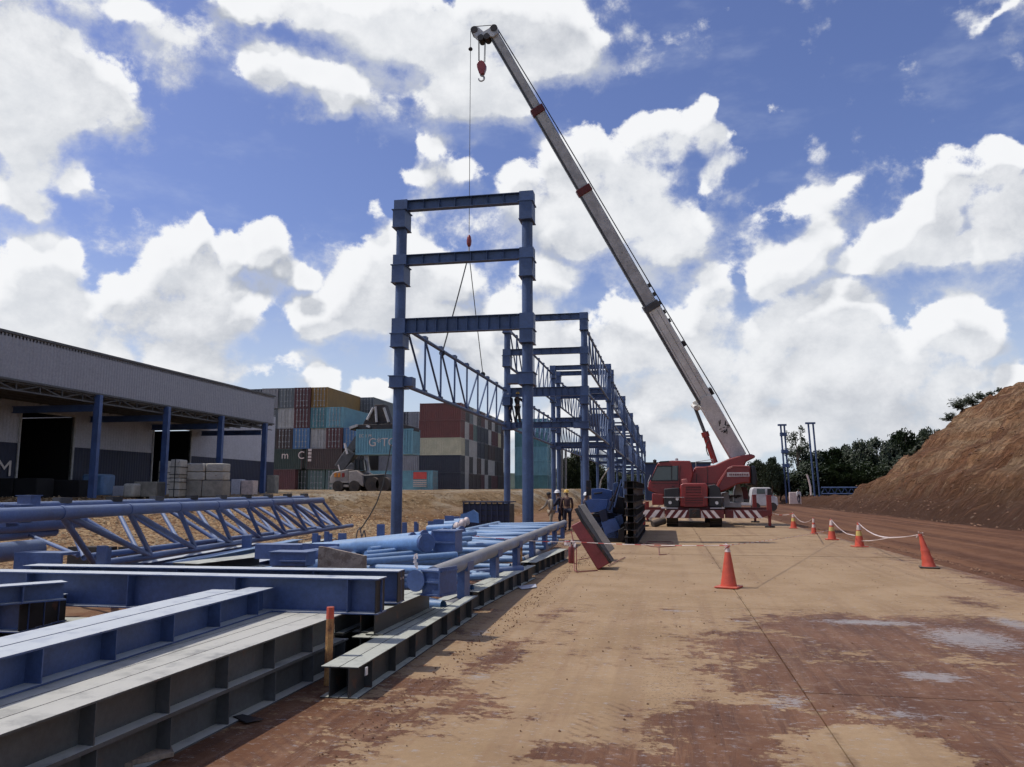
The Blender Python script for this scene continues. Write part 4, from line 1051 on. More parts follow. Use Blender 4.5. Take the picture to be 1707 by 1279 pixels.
for dy in (1.0, 6.2):
    for x in (cx0 + .32, cx1 - .32):
        b = MB(); b.tube((x - .26, YBUMP + dy, .62), (x + .26, YBUMP + dy, .62), .62, n=32); wl = cpart(b, 'wheel', MT['rubber'], bevel=.06)
        b = MB()
        for i in range(28):
            t_ = 2 * math.pi * i / 28; M = Matrix.Translation((x, YBUMP + dy, .62)) @ Matrix.Rotation(t_, 4, 'X'); b.box((-.25, -.03, .61), (.25, .03, .645), 0, M)
        tag(cpart(b, 'tread', MT['rubber'], wl), kind='stuff')
        b = MB(); xo = x - .27 if x < cm else x + .27; b.tube((xo, YBUMP + dy, .62), (xo + (.02 if x < cm else -.02), YBUMP + dy, .62), .3, n=20); cpart(b, 'hub', MT['crane_red_dark'], wl)
# engine hood and grilles
Yh = YBUMP + .3
cpart(cp([(1134,845),(1134,808),(1139,805.5),(1176,805.5),(1180,810),(1180,845)], Yh, 3.0), 'engine_hood', MT['crane_red'], bevel=.05)
def grille(l, r_, t_, bt, n):
    g_ = cpart(cp([(l,bt),(l,t_),(r_,t_),(r_,bt)], Yh - .07, .068), 'grille', MT['black'])
    for i in range(n):
        y = t_ + (bt - t_) * (i + .5) / n; cpart(cp([(l,y+.65),(l,y-.65),(r_,y-.65),(r_,y+.65)], Yh - .10, .035), 'slat', MT['crane_red'], g_)
    for a, c_, d_, f_ in ((l-1.6, l, t_-1.6, bt+1.6), (r_, r_+1.6, t_-1.6, bt+1.6), (l, r_, t_-1.6, t_), (l, r_, bt, bt+1.6)):
        cpart(cp([(a,f_),(a,d_),(c_,d_),(c_,f_)], Yh - .11, .10), 'grille_frame', MT['crane_red'], g_)
grille(1143, 1169, 810.5, 824, 5); grille(1142, 1172, 829, 843, 5)
cpart(cp([(1107,845),(1107,815),(1132.5,813),(1132.5,845)], Yh + .1, 1.2), 'lamp_housing', MT['black'], bevel=.03)
cpart(cp([(1181.5,845),(1181.5,809),(1192,807.5),(1199,813),(1203,826),(1203,845)], Yh + .1, 1.2), 'lamp_housing', MT['black'], bevel=.03)
b = MB(); b.box((YP(1105,827,Yh).x, Yh - .02, 1.33), (cx1 + .05, Yh + .02, 1.365)); cpart(b, 'rail', MT['boom_grey'])
for pxa, pya in ((1117, 838), (1129, 832), (1195, 838.5)):
    p = YP(pxa, pya, Yh); b = MB(); b.tube((p.x, Yh + .02, p.z), (p.x, Yh + .11, p.z), .075, n=16); cpart(b, 'lamp', MT['lamp'])
cpart(cp([(1087,842),(1087,822),(1107,824),(1107,842)], Yh + 1.4, 1.8), 'fender', MT['crane_red'], bevel=.04)
cpart(cp([(1102,848),(1102,846.5),(1130,846.5),(1130,848.5)], Yh - .1, 1.6), 'fender_top', MT['boom_grey'])
cpart(cp([(1184,848.5),(1184,846.5),(1208,846.5),(1208,848.5)], Yh - .1, 1.6), 'fender_top', MT['boom_grey'])
# deck gear behind, right side
cpart(cp([(1206,846),(1206,822),(1214,820),(1217,838),(1236,838),(1236,846)], YC - .5, 2.4), 'deck_bracket', MT['boom_grey'], bevel=.02)
cpart(cp([(1224,838),(1224,820),(1227,808),(1234,808),(1238,822),(1240,838)], YC + .5, .8), 'winch_motor', MT['boom_grey'], bevel=.03)
cpart(cp([(1232,832),(1232,812),(1245,812),(1248,832)], YC + .9, 1.0), 'counter_frame', MT['crane_red_dark'], bevel=.03)
cpart(cp([(1200,852),(1200,846),(1283,846),(1283,852)], YC + 1.5, .3), 'deck', MT['crane_red_dark'])
# superstructure
YT = 40.2
cpart(cp([(1150,828),(1135,812),(1152,787),(1157,785.5),(1159,778),(1175,778),(1192,775),(1214,765),(1236,759),(1252,757),(1259,759),(1259,763),(1244,770),(1241,778),(1222,786),(1206,800),(1200,822)], YT, 2.3), 'turntable_body', MT['crane_red'], bevel=.06)
cpart(cp([(1200,821),(1196,810),(1212,781),(1224,776.5),(1251,777),(1251.5,806),(1239,806),(1229,808),(1212,817)], YT - .35, .349), 'side_cover', MT['crane_red'], bevel=.07)
b = MB(); pts = [YP(a, e, YT - .37) for a, e in ((1194.5,811),(1198,803),(1206,791),(1212.5,781.5),(1221,777.3),(1247,777.3))]; b.path(pts, .028); cpart(b, 'cover_bead', mat('bead_pink', (.34, .10, .09), .5))
cpart(cp([(1251.8,808),(1251.8,776),(1259,776),(1263,800),(1262,812)], YT - .3, 2.9), 'counterweight', MT['black'], bevel=.08)
lp = cpart(cp([(1212,795),(1212,787.5),(1249,787.5),(1249.5,794.6)], YT - .385, .03), 'name_plate', MT['cone_white'])
for i in range(11):
    x = 1216 + i * 2.95; cpart(cp([(x,793),(x,789.7),(x+1.9,789.7),(x+1.9,793)], YT - .392, .006), 'plate_character', MT['crane_red_dark'], lp)
b = MB(); b.tube((YP(1165,820,YC).x, YC, 1.1), (YP(1165,820,YC).x, YC, 1.5), .75, n=28); cpart(b, 'slew_ring', MT['soot'])
# cab
YK = 39.4
cab = cpart(cp([(1080,816),(1079.5,808),(1085,799),(1095,774),(1100,769.5),(1120,767.8),(1151,768.3),(1153,774),(1156,790),(1150,812),(1132,816),(1129,822),(1106,828),(1082,818)], YK, 1.5), 'cab', MT['crane_red'], bevel=.05)
cpart(cp([(1085.5,800.5),(1096,777.5),(1119,777.5),(1119,801)], YK - .012, .02), 'window', MT['glass'], cab)
cpart(cp([(1120.3,801),(1120.3,777),(1129.5,776.5),(1130,800)], YK - .012, .02), 'window', MT['glass'], cab)
b = MB()
for a, e in (((1096,777.5),(1119.5,777.5)), ((1119.6,777),(1119.6,801)), ((1085.5,801.5),(1130,801)), ((1130,776.5),(1130,801)), ((1085,801),(1096,777))): b.beam_between(YP(*a, YK - .02), YP(*e, YK - .02), .05, .05, upv=(0, 1, 0))
cpart(b, 'window_frame', MT['black'], cab)
b = MB(); pts = [YP(a, e, YK - .1) for a, e in ((1080,812),(1081,802),(1085,792))]; b.path(pts, .02); cpart(b, 'handrail', MT['boom_grey'], cab)
b = MB(); pts = [YP(a, e, YK - .1) for a, e in ((1095,776),(1094,772),(1092,770))]; b.path(pts, .02); p = YP(1091.5, 769, YK - .1); b.lathe([(0,-.09),(.08,-.05),(.09,.05),(0,.1)], (p.x, p.y, p.z), 10); cpart(b, 'mirror', MT['black'], cab)
cpart(cp([(1098,770.5),(1101,769),(1115,768.2),(1116,770)], YK - .06, 1.6), 'roof_window', MT['black'], cab)
b = MB(); p = YP(1128, 767, YK + .7); b.lathe([(.08,0),(.07,.09),(0,.12)], (p.x, p.y, p.z - .02), 10); cpart(b, 'beacon', MT['boom_grey'], cab)
cpart(cp([(1088,832),(1088,824),(1106,824),(1106,832)], YK + .2, 1.0), 'step', MT['crane_red'], bevel=.02)
for y in (826.5, 829.5): cpart(cp([(1095,y+.7),(1095,y-.7),(1105,y-.7),(1105,y+.7)], YK + .16, .03), 'step_edge', MT['cone_white'])
cpart(cp([(1137,806),(1136,799),(1145,798),(1147,806)], Yh + .4, .4), 'air_filter', mat('faded_pink_red', (.36, .12, .10), .6), bevel=.03)
for l in ([(1160,822),(1161,790),(1162,790),(1161,822)], [(1180,820),(1178,778),(1179,778),(1181,820)], [(1152,806),(1198,806),(1198,806.8),(1152,806.8)], [(1132,812),(1134,776),(1134.8,776),(1132.8,812)], [(1086,806),(1130,806),(1130,806.7),(1086,806.7)]):
    cpart(cp(l, (YK if l[0][0] < 1150 and l[0][1] != 806 or l[0][0] == 1086 else YT) - .008, .01), 'panel_seam', MT['soot'])
for k in range(4):
    b = MB(); b.path([YP(1206 + k * 4, 838 - k * 3, YC - .2), YP(1214 + k * 5, 826, YC), YP(1228 + k * 3, 830 - k, YC + .3)], .03, 6); cpart(b, 'hydraulic_hose', MT['rubber'])
b = MB(); b.path([YP(*q, YT - .2) for q in ((1160,778),(1160,770),(1188,766),(1190,774))], .018, 6); cpart(b, 'handrail', MT['boom_grey'])
for q in ((1090,812),(1122,811)):
    p = YP(*q, YK - .02); b = MB(); b.box((p.x - .06, p.y - .02, p.z - .015), (p.x + .06, p.y, p.z + .015)); cpart(b, 'door_handle', MT['black'])
# boom
ZTm = (XP(740, 593, XL) + XP(805, 625, XL)) / 2
YHOOK = XP(772, 600, XL).y
tipP = YP(821, 55, YHOOK); baseP = YP(1232, 764, YC + .2)
bd = (tipP - baseP); BL = bd.length; bd.normalize()
bs_ = Vector((0, 1, 0)); bs_ = (bs_ - bd * bs_.dot(bd)).normalized(); bu = bs_.cross(bd)   # bu points up-right of the boom
if bu.z < 0: bu = -bu
def tparam(px, py):
    """how far along the boom axis a sighted point lies"""
    best = min(range(1001), key=lambda i: abs(proj_err(baseP + bd * BL * i / 1000, px, py))); return BL * best / 1000
def to_px(P):
    v = P - EYE; f_ = v.dot(FWD); return CX + F_PX * v.dot(RIGHT) / f_, CY - F_PX * v.dot(UPV) / f_
def proj_err(P, px, py):
    a, e = to_px(P); return math.hypot(a - px, e - py)
T = [0, tparam(1175, 672), tparam(1080, 512), tparam(972, 317), tparam(896, 184), BL]
boom = empty('boom'); boom.parent = cr; boom.matrix_parent_inverse = Matrix.Translation(-cr.location); boom.name = 'boom'
def bbox_part(name, t0, t1, hu, hs, m, off=0.0, parent=cr, bevel=0, m2=None):
    M = Matrix((bs_, bd, bu)).transposed().to_4x4(); M.translation = baseP + bd * t0 + bu * off
    b = MB(); b.box((-hs/2, 0, -hu/2), (hs/2, t1 - t0, hu/2), 0, M)
    return cpart(b, name, m, parent, bevel=bevel)
bpy.data.objects.remove(boom)
ppm = lambda t: F_PX / (baseP + bd * t - EYE).dot(HF)
secs = [('boom_section', T[0] + .2, T[2], .72, .56, 'boom_white'), ('boom_section', T[2], T[3], .62, .48, 'boom_grey'), ('boom_section', T[3], T[4], .54, .42, 'boom_grey'), ('boom_section', T[4], T[5] - .1, .41, .34, 'boom_grey')]
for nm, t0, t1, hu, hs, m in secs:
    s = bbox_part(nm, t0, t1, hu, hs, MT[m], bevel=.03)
    bbox_part('underside_shade', t0 + .05, t1 - .05, .10, hs + .02, MT['boom_dark'], -hu / 2 + .03, s)  # dark strip stands for the shaded lower face, shade put into colour
    bbox_part('top_rail', t0 + .05, t1 - .05, .05, hs * .4, MT['boom_dark'], hu / 2 + .012, s)
for t, hu, hs in ((T[2], .74, .60), (T[3], .68, .54), (T[4], .60, .48)):
    bbox_part('collar', t - .22, t + .14, hu + .06, hs + .05, MT['crane_red_dark'] if t != T[2] else MT['boom_dark'], bevel=.03)
# lower sleeve with rounded end and seams
bbox_part('boom_sleeve', T[0] + .1, T[1], .80, .64, MT['boom_white'], bevel=.04)
b = MB(); P0 = baseP + bd * T[1] - bs_ * .30; b.tube(P0, P0 - bs_ * .035, .36, n=32); cpart(b, 'sleeve_end', MT['boom_white'])
for k in range(5): bbox_part('cable_clip', T[2] - 1.2 + k * .5, T[2] - 1.0 + k * .5, .12, .14, MT['boom_dark'], .43)
for t in (T[1] + .2, T[1] + 3.0, T[0] + 3.6): bbox_part('rope_guide', t, t + .25, .16, .4, MT['soot'], .45)
for off in (-.18, .14): bbox_part('seam', T[1] + .3, T[2] - .3, .015, .575, MT['boom_dark'], off)
# ropes along the boom back
rope = MB()
for o_ in (.08, -.08):
    rope.path([baseP + bd * (-.3) + bu * .55 + bs_ * o_, baseP + bd * T[1] + bu * .62 + bs_ * o_, baseP + bd * T[2] + bu * .52 + bs_ * o_, baseP + bd * T[4] + bu * .40 + bs_ * o_, tipP + bu * .30 + bs_ * o_], .018, 5)
cpart(rope, 'hoist_rope', MT['wire'])
# lifting cylinder
pa, pm, pb = YP(1158, 678, YC - .1), YP(1175, 722, YC - .1), YP(1192, 772, YC - .1)
b = MB(); b.tube(pa, pm, .085, n=16); cpart(b, 'cylinder_rod', MT['boom_dark'])
b = MB(); b.tube(pm, pb, .15, n=20); b.tube(pm - (pb - pm).normalized() * .05, pm + (pb - pm).normalized() * .2, .19, n=20); cpart(b, 'lift_cylinder', MT['crane_red'])
b = MB(); b.tube(pa - bs_ * .4, pa + bs_ * .4, .12, n=16); b.beam_between(pa, YP(1171, 672, YC - .1), .5, .36, upv=(0, 1, 0)); cpart(b, 'cylinder_bracket', MT['boom_white'], bevel=.03)
b = MB(); b.path([YP(*q, YC - .6) for q in ((1181,760),(1178,752),(1177,745),(1179,738),(1182,735))], .025, 6); cpart(b, 'hose', MT['rubber'])
# graffiti-like scuffs on the lower boom
b = MB(); rg = random.Random(3)
for k in range(16):
    a = YP(1191 + rg.uniform(0, 22), 704 + rg.uniform(0, 18) , YC - .3); 
    t = (a - baseP).dot(bd); u = (a - baseP).dot(bu); q = baseP + bd * t + bu * max(-.33, min(.33, u)) - bs_ * .322
    b.beam_between(q, q + bd * rg.uniform(-.2, .25) + bu * rg.uniform(.05, .16), .04, .012, upv=bs_)
cpart(b, 'marking', MT['soot'])
# boom head
hp = tipP
cpart(cp([(812,60),(800,66),(790,58),(784,50),(786,44),(796,44),(806,52),(815,46),(820,40),(829,44),(830,55),(822,62)], YHOOK - .2, .4), 'boom_head', MT['boom_grey'], bevel=.03)
for pxa, pya, rr in ((790, 49, .17), (823, 46, .17), (801, 62, .15), (811, 60, .15)):
    p = YP(pxa, pya, YHOOK - .24); b = MB(); b.tube(p, p + Vector((0, .48, 0)), rr, n=20); cpart(b, 'sheave', MT['soot'])
b = MB(); b.tube(YP(790, 44.5, YHOOK), YP(823, 42, YHOOK), .02, n=5); cpart(b, 'hoist_rope', MT['wire'])

# main hook block: hangs from the boom head
hk = empty('hook_block', YP(802, 103, YHOOK)); tag(hk, 'red hook block with large steel hook hanging close under the boom head', 'crane hook'); bpy.context.view_layer.update()
def hpart(b, name, m, parent, **k):
    o = b.build(name, m, None, **k); o.parent = parent; o.matrix_parent_inverse = Matrix.Translation(-parent.location); return o
hpart(cp([(795,112),(794.5,107),(797.5,102),(802,100),(806,102),(809.5,107),(809,113),(806,121),(802,124),(798,121)], YHOOK - .13, .26), 'block', MT['crane_red'], hk, bevel=.02)
p = YP(802.5, 131, YHOOK); b = MB(); pts = []
for i in range(15):
    t = R(100 - i * 20.5); pts.append(Vector((p.x + .135 * math.cos(t), p.y, p.z + .135 * math.sin(t))))
for i, (a, e) in enumerate(zip(pts, pts[1:])): b.tube(a, e, .05 - .0015 * i, n=8)
b.tube(pts[0] + Vector((0, 0, .15)), pts[0], .045, n=8); hpart(b, 'hook', MT['boom_grey'], hk)
b = MB()
for (a, e) in (((798,102),(797.5,66)), ((799,102),(799,66)), ((807,104),(808,72)), ((808.5,104),(809.5,68))): b.tube(YP(*a, YHOOK), YP(*e, YHOOK), .016, n=5)
hpart(b, 'rope_fall', MT['wire'], hk)
# auxiliary line with ball, hook and slings
xh = YP(784.5, 60, YHOOK).x
ax = empty('auxiliary_hook', (xh, YHOOK, ZAT(400, xh, YHOOK))); tag(ax, 'small red headache ball and hook on the long thin line', 'crane hook'); bpy.context.view_layer.update()
z0, z1 = ZAT(388, xh, YHOOK), ZAT(52, xh, YHOOK)
b = MB(); b.tube((xh, YHOOK, z0), (xh, YHOOK, z1), .016, n=6); hpart(b, 'rope', MT['wire'], ax)
zb_ = ZAT(82, xh, YHOOK); b = MB(); b.lathe([(.0,-.10),(.08,-.06),(.11,0),(.06,.08),(0,.12)], (xh, YHOOK, zb_), 14); hpart(b, 'limit_weight', MT['soot'], ax)
za, zc = ZAT(412, xh, YHOOK), ZAT(392, xh, YHOOK); b = MB()
b.lathe([(0, za), (.06, za + .02), (.105, za + .12), (.12, (za + zc) / 2), (.09, zc - .1), (.04, zc), (0, zc + .02)], (xh, YHOOK, 0), 16); hpart(b, 'ball', MT['crane_red'], ax)
zd = ZAT(420, xh, YHOOK); b = MB(); b.tube((xh, YHOOK, za), (xh, YHOOK, zd), .035, n=8)
for i in range(9):
    t0, t1 = R(90 - 30 * i), R(60 - 30 * i); b.tube((xh + .07 * math.cos(t0), YHOOK, zd - .07 + .07 * math.sin(t0)), (xh + .07 * math.cos(t1), YHOOK, zd - .07 + .07 * math.sin(t1)), .02, n=6)
hpart(b, 'hook', MT['boom_grey'], ax)
sl_ = empty('sling', (xh, YHOOK, zd)); tag(sl_, 'two-legged dark webbing sling from the small hook to the truss', 'sling'); bpy.context.view_layer.update()
zs = ZAT(423, xh, YHOOK)
for (ppx, ppy) in ((737, 589), (805, 624)):
    q = XP(ppx, ppy, XL); b = MB(); top = Vector((xh, YHOOK, zs)); pts = [top.lerp(q, k / 8) + Vector((0, 0, -.25 * math.sin(math.pi * k / 8) * .3)) for k in range(9)]
    for a, e in zip(pts, pts[1:]): b.beam_between(a, e, .12, .03, upv=(1, .2, 0))
    b.tube(q + Vector((0, -.04, 0)), q + Vector((0, .04, 0)), .12, n=12)
    hpart(b, 'leg', MT['sling'], sl_)
# rope hanging beside the front right column
b = MB(); p0 = YP(888, 430, 25.7); b.tube(p0, YP(885, 490, 25.7), .012, n=5)
tag(b.build('tag_rope', MT['sling']), 'thin pale rope dangling beside the front right column', 'rope')
# hose from the hung truss bank to the steel pile
b = MB(); pts = [YP(*q, 25.5) for q in ((652,741),(646,775),(638,810),(628,838),(615,862),(600,884))]; b.path(pts, .022, 6)
tag(b.build('tag_line', MT['sling']), 'dark rope curving down to the ground left of the front left column', 'rope')

# ---------------------------------------------------------------- beams lying in the foreground
def lying_beam(Pa, Pb, h, wd, m, label, group=None, spacing=.62, near=True, z0=None, tf=.012, tw=.009, first=.35, side=0):
    """Pa, Pb: bottom centre of the two ends"""
    Pa, Pb = Vector(Pa), Vector(Pb); d = Pb - Pa; L = d.length
    e = empty('steel_beam', Pa, math.atan2(d.y, d.x) ); tag(e, label, 'steel beam', group)
    w2 = wd / 2
    b = MB(); b.box((0, -w2, h - tf), (L, w2, h)); b.build('top_flange', m, e)
    b = MB(); b.box((0, -w2, 0), (L, w2, tf)); b.build('bottom_flange', m, e)
    b = MB(); b.box((0, -tw/2, tf), (L, tw/2, h - tf)); b.build('web', m, e)
    if near:
        q = MB()
        for s in (-1, 1): q.box((-.005, s * (tw/2 + .001) if s > 0 else -w2 + .006, tf + .0005), (.005, w2 - .006 if s > 0 else -(tw/2 + .001), h - tf - .0005))
        me = q.mesh('stiffener'); me.materials.append(m); x = first
        while x < L - .05:
            s = share('stiffener', me, None, e); s.location = (x, 0, 0); x += spacing
    return e
def edge_beam(pa, pb, ztop, h, wd, m, label, back=0.0, ahead=0.0, shift=0.0, side=1, zref=None, **k):
    """beam whose camera-side top edge is sighted from pa to pb; wd goes to the far side (side=1: left of pa->pb)"""
    a, b_ = G(*pa, zref or ztop), G(*pb, zref or ztop); d = (b_ - a).normalized(); n = Vector((-d.y, d.x, 0)) * side
    a = a - d * back + n * (shift + wd / 2); b_ = b_ + d * ahead + n * (shift + wd / 2)
    a.z = b_.z = ztop - h
    return lying_beam(a, b_, h, wd, m, label, **k)
GF, BF, DF = MT['grey_flange'], MT['blue_flange'], MT['dark_flange']
hS = .245
wid = [.22, .19, .16, .20, .30, .22, .22]; off = 0
names = ['nearest the bare slab', 'second from the slab edge', 'third from the slab edge', 'fourth from the slab edge', 'fifth from the slab edge, half under the blue pair', 'sixth from the slab edge, under the blue pair', 'seventh from the slab edge, under the blue pair']
for i, wd in enumerate(wid):
    for lay in (1, 0):
        edge_beam((0, 1225), (575, 1022), hS * (lay + 1), hS, wd - .008, GF, f'long grey beam in the {["lower", "upper"][lay]} layer of the double stack, {names[i]}', back=2.2, ahead=[0, .12, -.05, .06, 0, 0, 0][i] if lay else .1, shift=off, group='grey beams of the double stack', zref=.49, spacing=.64, first=.2 + (.07 if lay else .1), near=i < 2)
    off += wd
edge_beam((0, 1097), (458, 979), .712, .22, .235, BF, 'dusty blue beam lying on the grey stack, the right one of a pair', back=2.2, spacing=.66, group='blue pair on the grey stack', first=.55)
edge_beam((0, 1097), (458, 979), .712, .22, .235, BF, 'dusty blue beam lying on the grey stack, the left one of a pair', back=2.2, ahead=-.25, shift=.252, spacing=.66, group='blue pair on the grey stack', first=.4)
# cross beams over the stack
c1 = edge_beam((631, 965.5), (0, 953), .81, .32, .24, BF, 'thick blue beam laid across the stack with its end over the stake', ahead=2.2, side=-1, spacing=1.12, first=.30)
b = MB(); b.box((.02, -.115, .013), (.032, .115, .306)); b.build('end_plate', MT['soot'], c1)
c2 = edge_beam((664, 952.5), (37, 943), .81, .32, .24, BF, 'thick blue beam laid across the stack behind the foremost cross beam', side=-1, spacing=1.5, first=.9)
b = MB(); b.box((.002, -.115, .013), (.014, .115, .306)); b.build('end_plate', MT['black'], c2)
b = MB()
for y in (.03, -.05): b.tube((-.004, y, .24), (.0015, y, .24), .012, n=10)
b.build('bolt_hole', MT['cone_white'], c2)
# short stack under their ends
for i, (x, y0_, y1_, zt) in enumerate(((-2.80, 7.5, 9.3, .47), (-2.98, 7.6, 9.1, .47), (-2.90, 7.4, 8.9, .235), (-2.72, 7.4, 8.9, .235), (-3.2, 7.5, 9.2, .235), (-3.2, 7.5, 9.2, .47))):
    lying_beam((x, y0_, zt - .232), (x, y1_, zt - .232), .232, .17, DF, ['dark beam under the cross beam ends, upper right', 'dark beam under the cross beam ends, upper middle', 'dark beam under the cross beam ends, lower middle', 'dark beam under the cross beam ends, lower right', 'dark beam under the cross beam ends, lower left', 'dark beam under the cross beam ends, upper left'][i], group='short dark stack', near=False)
# stubs at the left border
for i in range(3):
    a = G(37, 1006, .61); b_ = G(110, 990, .61); d = (b_ - a).normalized(); q = a + d * (.115 + .235 * i); lf = Vector((-1, -.02, 0)).normalized() ; q.z = .35
    e = lying_beam(q, q + lf * 2.6, .26, .225, BF, ['foremost blue beam end with black mouth at the left border', 'middle blue beam end with black mouth at the left border', 'rearmost blue beam end with black mouth at the left border'][i], group='beam ends at the left border', spacing=.5)
    b = MB(); b.box((.01, -.10, .013), (.02, .10, .246)); b.build('end_plate', MT['soot'], e)
edge_beam((113, 970), (0, 978), .78, .165, .2, BF, 'thin blue beam lying on the beam ends at the left border', ahead=1.5, side=-1)
q = G(60, 1075, .1); lying_beam((q.x - 1.5, q.y, .0), (q.x + 1.2, q.y + .5, .0), .3, .3, DF, 'dark bearer beam under the beam ends at the left border')
# slim dark beams along the slab
def slim(pa, pb, sh, label, **k): return edge_beam(pa, pb, .24, .24, .150, DF, label, shift=sh, group='slim dark beams along the slab', spacing=.62, tf=.010, **k)
slim((597, 1113), (797, 993), 0, 'nearest slim dark beam with a white tag on its side beside the open slab')
slim((597, 1113), (797, 993), .158, 'slim dark beam touching the left of the white-tagged one', ahead=-.7)
slim((797, 987), (893, 942.5), 0, 'slim dark beam in the middle of the row along the slab, right one')
slim((797, 987), (893, 942.5), .158, 'slim dark beam in the middle of the row along the slab, left one', back=.9, ahead=-.2)
slim((893, 938), (946, 915), 0, 'farthest slim dark beam along the slab ending near the red box, right one')
slim((893, 938), (946, 915), .158, 'farthest slim dark beam along the slab ending near the red box, left one')
p = G(611, 1119, .19); b = MB(); b.box((p.x - .006, p.y - .02, p.z - .03), (p.x + .004, p.y + .02, p.z + .03)); tag(b.build('paper_tag', MT['helmet_white']), 'small white paper tag stuck on the nearest slim dark beam', 'tag')
for i, (pxx, yb, hd_, yt, lab) in enumerate(((550.5, 1100, 6.95, 1012, 'rusty orange stake standing at the end of the grey stack'), (775, 985, 11.2, 934, 'rusty orange stake in front of the dusty long truss'), (868, 940, 16.3, 896, 'short brown stake farthest along the dusty long truss'))):
    a = D(pxx, 1000, hd_); zt = D(pxx, yt, hd_).z
    e = empty('stake', (a.x, a.y, -.05)); tag(e, lab, 'stake')
    b = MB(); b.tube((0, 0, 0), (.004, 0, zt * .93), .036, .034, n=8, smooth=False); b.build('post', MT['stake'], e)
    b = MB(); b.tube((.004, 0, zt * .93), (.004, 0, zt + .05), .0355, .033, n=8, smooth=False); b.build('painted_tip', MT['orange'] if i < 1 else MT['stake'], e)

# ---------------------------------------------------------------- dusty box truss of big pipes
P1a, P1b = D(722, 958, 9.3), D(941, 872, 25.2)
bx = empty('box_truss'); tag(bx, 'long mud-dusted box truss of thick pipes lying beside the slim dark beams', 'truss')
DPM, BLM = MT['dusty_pipe'], MT['blue_light']
P2a, P2b = Vector((P1a.x - .10, P1a.y + .2, .14)), Vector((P1b.x - .10, P1b.y - 1.5, .14))
P0a, P0b = P1a + Vector((-2.0, .8, -.06)), P1b + Vector((-2.1, 0, -.05))
for a, e, m in ((P1a, P1b, DPM), (P2a, P2b, DPM), (P0a, P0b, BLM), (P0a + Vector((0, 0, -.45)), P0b + Vector((0, 0, -.45)), BLM)):
    b = MB(); b.tube(a, e, .092, n=22); b.build('chord', m, bx)
N = 9
for i in range(N + 1):
    t = .03 + .94 * i / N; a, o_ = P1a.lerp(P1b, t), P0a.lerp(P0b, t)
    b = MB(); b.tube(a, o_, .055, n=12, cap=False); b.build('web_member', BLM, bx)
    lo = Vector((0, 0, -.40)); b = MB(); b.tube(a + lo, o_ + lo, .055, n=12, cap=False); b.build('web_member', BLM, bx)
    if i < N:
        t2 = .03 + .94 * (i + 1) / N; q = P0a.lerp(P0b, t2); q2 = P1a.lerp(P1b, t2)
        b = MB(); b.tube(a if i % 2 else q2, q if i % 2 else o_, .055, n=12, cap=False); b.build('web_member', BLM, bx)
        b = MB(); b.tube((q2 if i % 2 else a) + lo, (o_ if i % 2 else q) + lo, .05, n=10, cap=False); b.build('web_member', BLM, bx)
for i in range(7):
    t = .10 + .86 * i / 6; a = P1a.lerp(P1b, t); 
    b = MB(); b.box((a.x - .05, a.y - .14, .2), (a.x + .05, a.y + .14, a.z - .08)); b.box((a.x - .07, a.y - .16, a.z - .1), (a.x + .10, a.y + .16, a.z + .02)); b.build('gusset', MT['blue'], bx)
def head(parent, P, dirv, r, L, bxs, m=MT['blue'], flip=1):
    """end of a lying column: round end plate, box bracket with flanges"""
    d = Vector(dirv).normalized(); s = d.cross(Vector((0, 0, 1))).normalized()
    b = MB(); b.tube(P - d * L, P, r, n=26); b.build('tube', BLM, parent)
    b = MB(); b.tube(P, P + d * .02, r + .012, n=26); b.build('end_plate', m, parent)
    M = Matrix((s * flip, d, Vector((0, 0, 1)))).transposed().to_4x4(); M.translation = P
    b = MB(); b.box((r * .6, -.30, -.14), (r + bxs, -.02, .10), 0, M); b.box((r * .5, -.33, .10), (r + bxs + .03, .0, .118), 0, M); b.box((r * .5, -.33, -.158), (r + bxs + .03, .0, -.14), 0, M)
    b.box((r * .8, -.015, -.02), (r + bxs + .02, .0, .0), 0, M); b.box((r + bxs, -.33, -.158), (r + bxs + .016, 0.02, .15), 0, M)
    b.build('bracket_box', m, parent)
cA = empty('lying_column'); tag(cA, 'blue lying column with round end plate and bracket poking out before the dusty truss', 'steel column')
head(cA, D(694, 968, 9.1), (-.30, -.95, 0), .108, .25, .20, flip=-1)
cB = empty('lying_column'); tag(cB, 'thick pale blue lying column with round end plate in the middle of the pile', 'steel column')
pe = D(710, 905, 11.3); ps = D(540, 914, 13.2); dq = (pe - ps).normalized()
b = MB(); b.tube(ps - dq * .3, ps + dq * .9, .098, n=26); b.tube(ps + dq * .9, ps + dq * 1.05, .098, .117, n=26); b.tube(ps + dq * 1.05, pe - dq * .02, .117, n=26); b.build('tube', BLM, cB)
b = MB(); b.tube(pe, pe + Vector((.25, -.97, 0)).normalized() * .03, .130, n=30); b.tube(pe - dq * .05, pe, .12, n=26); b.build('end_plate', MT['blue'], cB)
q = D(742, 902, 11.5); b = MB(); b.box((q.x - .16, q.y - .05, q.z - .16), (q.x + .16, q.y + .35, q.z + .13)); b.box((q.x - .18, q.y - .08, q.z + .13), (q.x + .18, q.y + .37, q.z + .15)); b.box((q.x - .18, q.y - .09, q.z - .03), (q.x + .17, q.y - .052, q.z - .01)); b.build('bracket_box', MT['blue'], cB)
